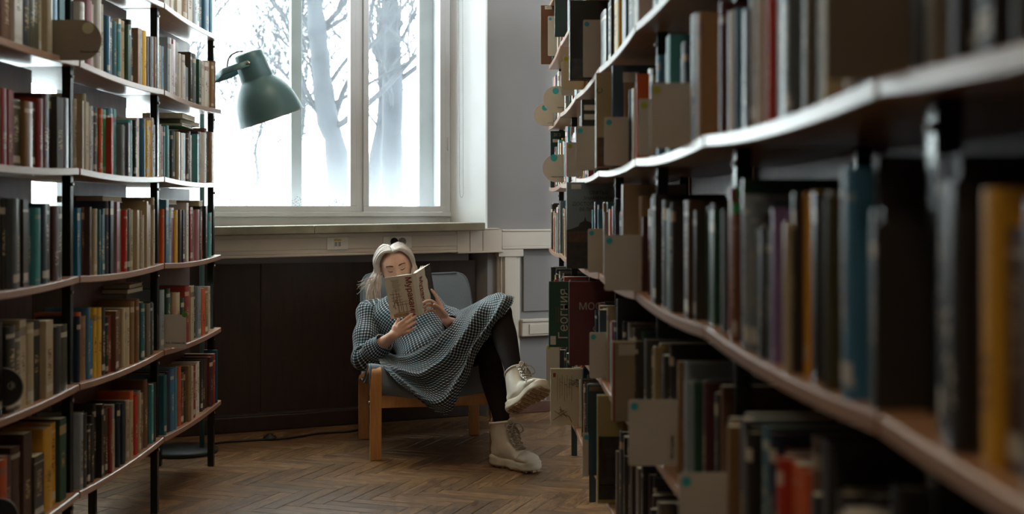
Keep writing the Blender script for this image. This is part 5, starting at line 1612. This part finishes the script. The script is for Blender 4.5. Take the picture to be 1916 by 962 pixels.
# --- boots
M_LEATHER = plain('off_white_leather', '#c9bfae', .45, var=.06, scale=20, bump=.05)
M_SOLE = plain('cream_sole', '#c4b8a0', .6, var=.06)
M_TREAD = plain('brown_tread', '#8a6f52', .7, var=.15)
M_LACE = plain('grey_lace', '#9a8f80', .8)
def half_w(x, s):      # outline of a sole; s inner/outer
    t = x / .285
    w = .034 + .013 * sm(.35, .75, t) - .006 * gauss(t - .38, .16)
    end = math.sqrt(max(0, 1 - ((t - .80) / .2) ** 2)) if t > .80 else (math.sqrt(max(0, 1 - ((.13 - t) / .13) ** 2)) if t < .13 else 1)
    return w * end
def boot(org, f, up, k=1.0):
    f = f.normalized(); up = (up - f * up.dot(f)).normalized(); lat = up.cross(f)
    m = basis(f * k, lat * k, up * k, org)
    b = thing('boot', '', ''); del b['label']; del b['category']; b.parent = person
    xs = [.285 * (1 - math.cos(math.pi * i / 30)) / 2 for i in range(31)]
    out = [(x, half_w(x, 1)) for x in xs] + [(x, -half_w(x, -1)) for x in xs[::-1][1:-1]]
    def layer(z, grow, wave=0, lift=0):
        r = []
        for k, (x, y) in enumerate(out):
            t = x / .285; g_ = 1 + grow + wave * math.sin(t * 26) * .4
            zz = z + lift * sm(.75, 1.0, t) * .012 + (.010 * sm(.30, .10, t) if z > .02 else 0) + (wave * .06 * math.sin(t * 20) if .005 < z < .04 else 0)
            r.append(m @ V3((.1425 + (x - .1425) * (1 + grow * .35), y * g_, zz)))
        return r
    part('sole', MB().loft([layer(.006, .02, 0, .5), layer(.010, .12, .10, .6), layer(.018, .15, .05, .8), layer(.026, .11, .10, 1), (layer(.033, .14, .05, 1)), layer(.040, .06, 0, 1), layer(.046, -.04, 0, 1)]), M_SOLE, b, True)
    tr = MB()
    for i in range(9):
        x = .018 + i * .0305; w = half_w(x + .008, 1) * .98
        if w < .012: continue
        for s in (-1, 1):
            z0 = -.000 + (.006 * sm(.75, 1, x / .285)); 
            p8 = [m @ V3((x + dx, s * (dy), z)) for z in (z0, z0 + .009) for dx, dy in (((0, .004), (.019, .002), (.021, w), (.004, w)) if s > 0 else ((0, .004), (.004, w), (.021, w), (.019, .002)))]
            tr.hexa(p8)
    part('tread', tr, M_TREAD, b)
    u = MB()
    secs = []
    for x, zc_, hh, kw in ((.004, .070, .03, .5), (.015, .075, .045, .85), (.04, .075, .05, 1.0), (.08, .078, .052, 1), (.12, .078, .050, 1), (.155, .070, .040, 1), (.19, .062, .030, 1), (.225, .058, .025, 1), (.25, .054, .021, .95), (.268, .050, .016, .78), (.276, .048, .009, .45)):
        w = max(.012, (half_w(x, 1) * .5 + .020) * kw + (.012 if .18 < x < .26 else 0)); zc2 = zc_; ring = []
        for j in range(24):
            a = 2 * math.pi * j / 24
            ring.append(m @ V3((x, w * math.copysign(abs(math.cos(a)) ** .8, math.cos(a)), max(.036, zc2 + hh * math.sin(a)))))
        secs.append(ring)
    u.loft(secs)
    shaft = []
    for z, xc, rx, ry in ((.06, .075, .066, .038), (.09, .072, .063, .041), (.12, .066, .058, .043), (.15, .060, .056, .045), (.18, .058, .056, .046), (.205, .057, .057, .047)):
        shaft.append([m @ V3((xc + rx * math.cos(a) , ry * math.sin(a), z + .010 * math.cos(a))) for a in [2 * math.pi * j / 28 for j in range(28)]])
    u.loft(shaft)
    upper = part('upper', remesh(u, .0042, 6, .5, 'upper', M_LEATHER), None, b)
    rim = [m @ V3((.057 + .056 * math.cos(a), .0465 * math.sin(a), .205 + .010 * math.cos(a))) for a in [2 * math.pi * j / 28 for j in range(29)]]
    part('collar', MB().tube(rim, .0065, 8), M_LEATHER, b, True)
    part('boot_opening', MB().loft([[m @ V3((.057 + .051 * k * math.cos(a), .041 * k * math.sin(a), .2075 + .009 * k * math.cos(a))) for a in [2 * math.pi * j / 20 for j in range(20)]] for k in (1, .02)], True, False), M_TIGHTS, b)
    # toe cap seam, heel counter seam
    seam = [m @ V3((.205 + .012 * math.cos(a), (half_w(.2, 1) * .5 + .034) * math.sin(a), .060 + .0335 * math.cos(a))) for a in [-1.5 + 3.0 * j / 16 for j in range(17)]]
    part('toe_seam', MB().tube(seam, .0016, 5), M_SOLE, b, True)
    part('heel_tab', MB().tube([m @ V3((.004, 0, .12)), m @ V3((-.004, 0, .16)), m @ V3((.0, 0, .205)), m @ V3((.004, 0, .218))], [(.012, .004)] * 4, 8, up=lat), M_LEATHER, b, True)
    tongue = catmull([(.175, 0, .098), (.135, 0, .135), (.118, 0, .17), (.116, 0, .205), (.126, 0, .232)], 14)
    part('tongue', MB().tube([m @ V3(p) for p in tongue], [(.024, .005)] * 13 + [(.018, .004)], 12, up=lat), M_LEATHER, b, True)
    # lacing
    rampx = lambda t: (.185 - .065 * t ** .8, .094 + .105 * t)
    lc_ = MB(); ey = []
    for i in range(6):
        t = i / 5; x, z = rampx(t); w = .026 + .004 * t
        for s in (-1, 1): ey.append((x - .004, s * w, z))
        lc_.tube([m @ V3((x - .002, -w, z)), m @ V3((x + .009, 0, z + .010)), m @ V3((x - .002, w, z))], .0026, 6)
        if i < 5:
            x2, z2 = rampx((i + 1) / 5)
            for s in (-1, 1): lc_.tube([m @ V3((x, s * w, z)), m @ V3(((x + x2) / 2 + .012, 0, (z + z2) / 2 + .010)), m @ V3((x2, -s * w, z2))], .0026, 6)
    for s in (-1, 1):
        x, z = rampx(.95)
        lp = catmull([(x + .012, 0, z + .012), (x + .03, s * .022, z + .012), (x + .036, s * .040, z - .018), (x + .026, s * .026, z - .03), (x + .014, s * .004, z + .006)], 20)
        lc_.tube([m @ V3(p) for p in lp], .0026, 6)
        tl_ = catmull([(x + .014, 0, z + .008), (x + .034, s * .012, z - .02), (x + .036, s * .018, z - .055)], 12)
        lc_.tube([m @ V3(p) for p in tl_], .0024, 6)
    part('laces', lc_, M_LACE, b, True)
    for x, y, z in ey:
        c = m @ V3((x, y, z))
        nn = (m.to_3x3() @ V3((.5, .75 * math.copysign(1, y), .3))).normalized(); t1 = nn.orthogonal().normalized(); t2 = nn.cross(t1)
        part('eyelet', MB().tube([c + (t1 * math.cos(a) + t2 * math.sin(a)) * .0052 + nn * .003 for a in [2 * math.pi * j / 12 for j in range(13)]], .0020, 6), M_CHROME, b, True)
    return b
boot(V3((-.092, 6.072, .002)), V3((.735, -.68, 0)), V3((0, 0, 1)))
bf = V3((.60, -.62, .50)).normalized(); bup = V3((-.04, .63, .77)); bup = (bup - bf * bup.dot(bf)).normalized()
boot(ANKL - bf * .060 - bup * .124, bf, bup, .92)
rebase(person, (-.35, 6.35, 0))

# ================================================================== THE OPEN BOOK IN THE HANDS
M_COVER = plain('cream_cover', '#dbd3c0', .5, var=.05)
ob = thing('open_book', 'cream paperback with red lettering held open in front of the face', 'book')
cn = bu.cross(ld); cn = cn if cn.y < 0 else -cn
cn2 = bu.cross(rd); cn2 = cn2 if cn2.y < 0 else -cn2
cn2 = (cn2 if cn2.dot(V3((1, -1, 0))) > 0 else -cn2)
SPW = .022
# spine strip between the two boards
e_l = SPB; e_r = SPB + (ld * -.5 + rd * .5).normalized() * SPW
fml = basis(ld, bu, cn, e_l); fmr = basis(rd, bu, cn2, e_r)
part('front_board', MB().add([fml @ V3(p) for p in [(0, 0, 0), (BWD, 0, 0), (BWD, BH, 0), (0, BH, 0), (0, 0, -.0015), (BWD, 0, -.0015), (BWD, BH, -.0015), (0, BH, -.0015)]], BOXF), M_COVER, ob)
part('back_board', MB().add([fmr @ V3(p) for p in [(0, 0, 0), (BWD, 0, 0), (BWD, BH, 0), (0, BH, 0), (0, 0, -.0015), (BWD, 0, -.0015), (BWD, BH, -.0015), (0, BH, -.0015)]], BOXF), M_COVER, ob)
part('spine', MB().add([e_l, e_r, e_r + bu * BH, e_l + bu * BH, e_l - cn * .002, e_r - cn2 * .002, e_r + bu * BH - cn2 * .002, e_l + bu * BH - cn * .002], BOXF), M_COVER, ob)
M_PAPER = plain('open_pages', '#e6dac8', .8, var=.05)
def leaves(fm_, th, k):
    rings = []
    for i in range(15):
        t = i / 14; x = .001 + (BWD - .006) * t
        d0 = -.0018; d1 = -.002 - th * (1 - .35 * t) - .012 * math.sin(min(1, t * 1.6) * math.pi) * k
        rings.append([fm_ @ V3((x, .003, d0)), fm_ @ V3((x, BH - .003, d0)), fm_ @ V3((x, BH - .003, d1)), fm_ @ V3((x, .003, d1))])
    return MB().loft(rings)
part('page_block', leaves(fml, .010, .6), M_PAPER, ob, False)
part('page_block', leaves(fmr, .014, .8), M_PAPER, ob, False)
pg_ = MB()
for k in range(3):   # single leaves fanning up between the halves
    d = (rd * (.75 - .2 * k) - cn * (.35 + .2 * k)).normalized(); rr = []
    for i in range(10):
        t = i / 9; q = e_r + d * (BWD - .02) * t - cn * .012 * math.sin(t * 2.4)
        rr.append([q + bu * .004, q + bu * (BH - .004), q + bu * (BH - .004) + rd * .0004, q + bu * .004 + rd * .0004])
    pg_.loft(rr)
part('loose_leaves', pg_, M_PAPER, ob, True)
# print on the covers
M_TITLE = plain('brick_red_print', '#7d2c24', .6)
def on_board(fm_, me_or_mb, name, mat, x, y, ang, z=.0008):
    o = part(name, me_or_mb, mat, ob) if isinstance(me_or_mb, MB) else mkobj(name, me_or_mb, ob)
    return o, fm_ @ Matrix.Translation((x, y, z)) @ Matrix.Rotation(ang, 4, 'Z')
# the left board's x runs away from the spine to the view-left: build a frame with x to the view-right
fvl = basis(-ld, bu, cn, e_l + ld * BWD)
items = []
items.append(on_board(fvl, text_mesh('Мураками', .040, M_TITLE, .0003, bold=.0006), 'title_lettering', None, BWD - .024, BH - .010, -math.pi / 2))
items.append(on_board(fmr, text_mesh('Мураками', .038, M_TITLE, .0003, bold=.0006), 'title_lettering', None, .030, BH - .030, -math.pi / 2))
items.append(on_board(fmr, text_mesh('Послемрак', .014, M_TITLE, .0003), 'title_lettering', None, .012, BH - .06, -math.pi / 2))
ln = MB()
for k in range(10): ln.box((.030 + .018 + (.003 if k % 3 else 0), BH - .020 - k * .0062, .0), (.040 - .004 * (k % 4), .0016, .0005))
items.append(on_board(fvl, ln, 'printed_text', plain('grey_print', '#80776a', .7), 0, 0, 0))
sk2 = MB(); RR = random.Random(6)
for (x0, y0, x1, y1) in ((.02, .10, .07, .105), (.018, .085, .072, .088), (.03, .04, .032, .13), (.045, .02, .046, .14), (.06, .03, .058, .125), (.02, .05, .05, .10), (.012, .12, .06, .118), (.04, .06, .10, .062), (.05, .02, .05, .075), (.068, .02, .068, .075), (.085, .02, .085, .07), (.03, .075, .095, .078), (.03, .02, .10, .022), (.035, .095, .045, .06), (.02, .065, .035, .045)):
    sk2.tube([(x0, y0, 0), ((x0 + x1) / 2 + RR.uniform(-.002, .002), (y0 + y1) / 2 + RR.uniform(-.002, .002), 0), (x1, y1, 0)], .0011, 4)
items.append(on_board(fvl, sk2, 'printed_sketch', M_SKETCH, 0, .004, 0, .0002))
items.append(on_board(fvl, MB().box((.055, .012, 0), (.075, .018, .0004)), 'printed_ground', plain('pale_sepia', '#a68a66', .7, var=.3, scale=90), 0, 0, 0, .0003))
items.append(on_board(fmr, MB().prism([(BWD - .055, BH), (BWD - .06, BH - .04), (BWD - .045, BH - .07), (BWD - .05, BH - .11), (BWD - .04, BH - .15), (BWD - .045, 0), (BWD, 0), (BWD, BH)], 0, .0004), 'printed_photo', plain('dark_photo_print', '#3e3c38', .6, var=.5, scale=50), 0, 0, 0, .0002))
for o_, m_ in items: o_.matrix_basis = m_
rebase_loc = SPB.copy()
ob.location = rebase_loc
for c_ in ob.children:
    c_.matrix_basis = Matrix.Translation(-rebase_loc) @ c_.matrix_basis
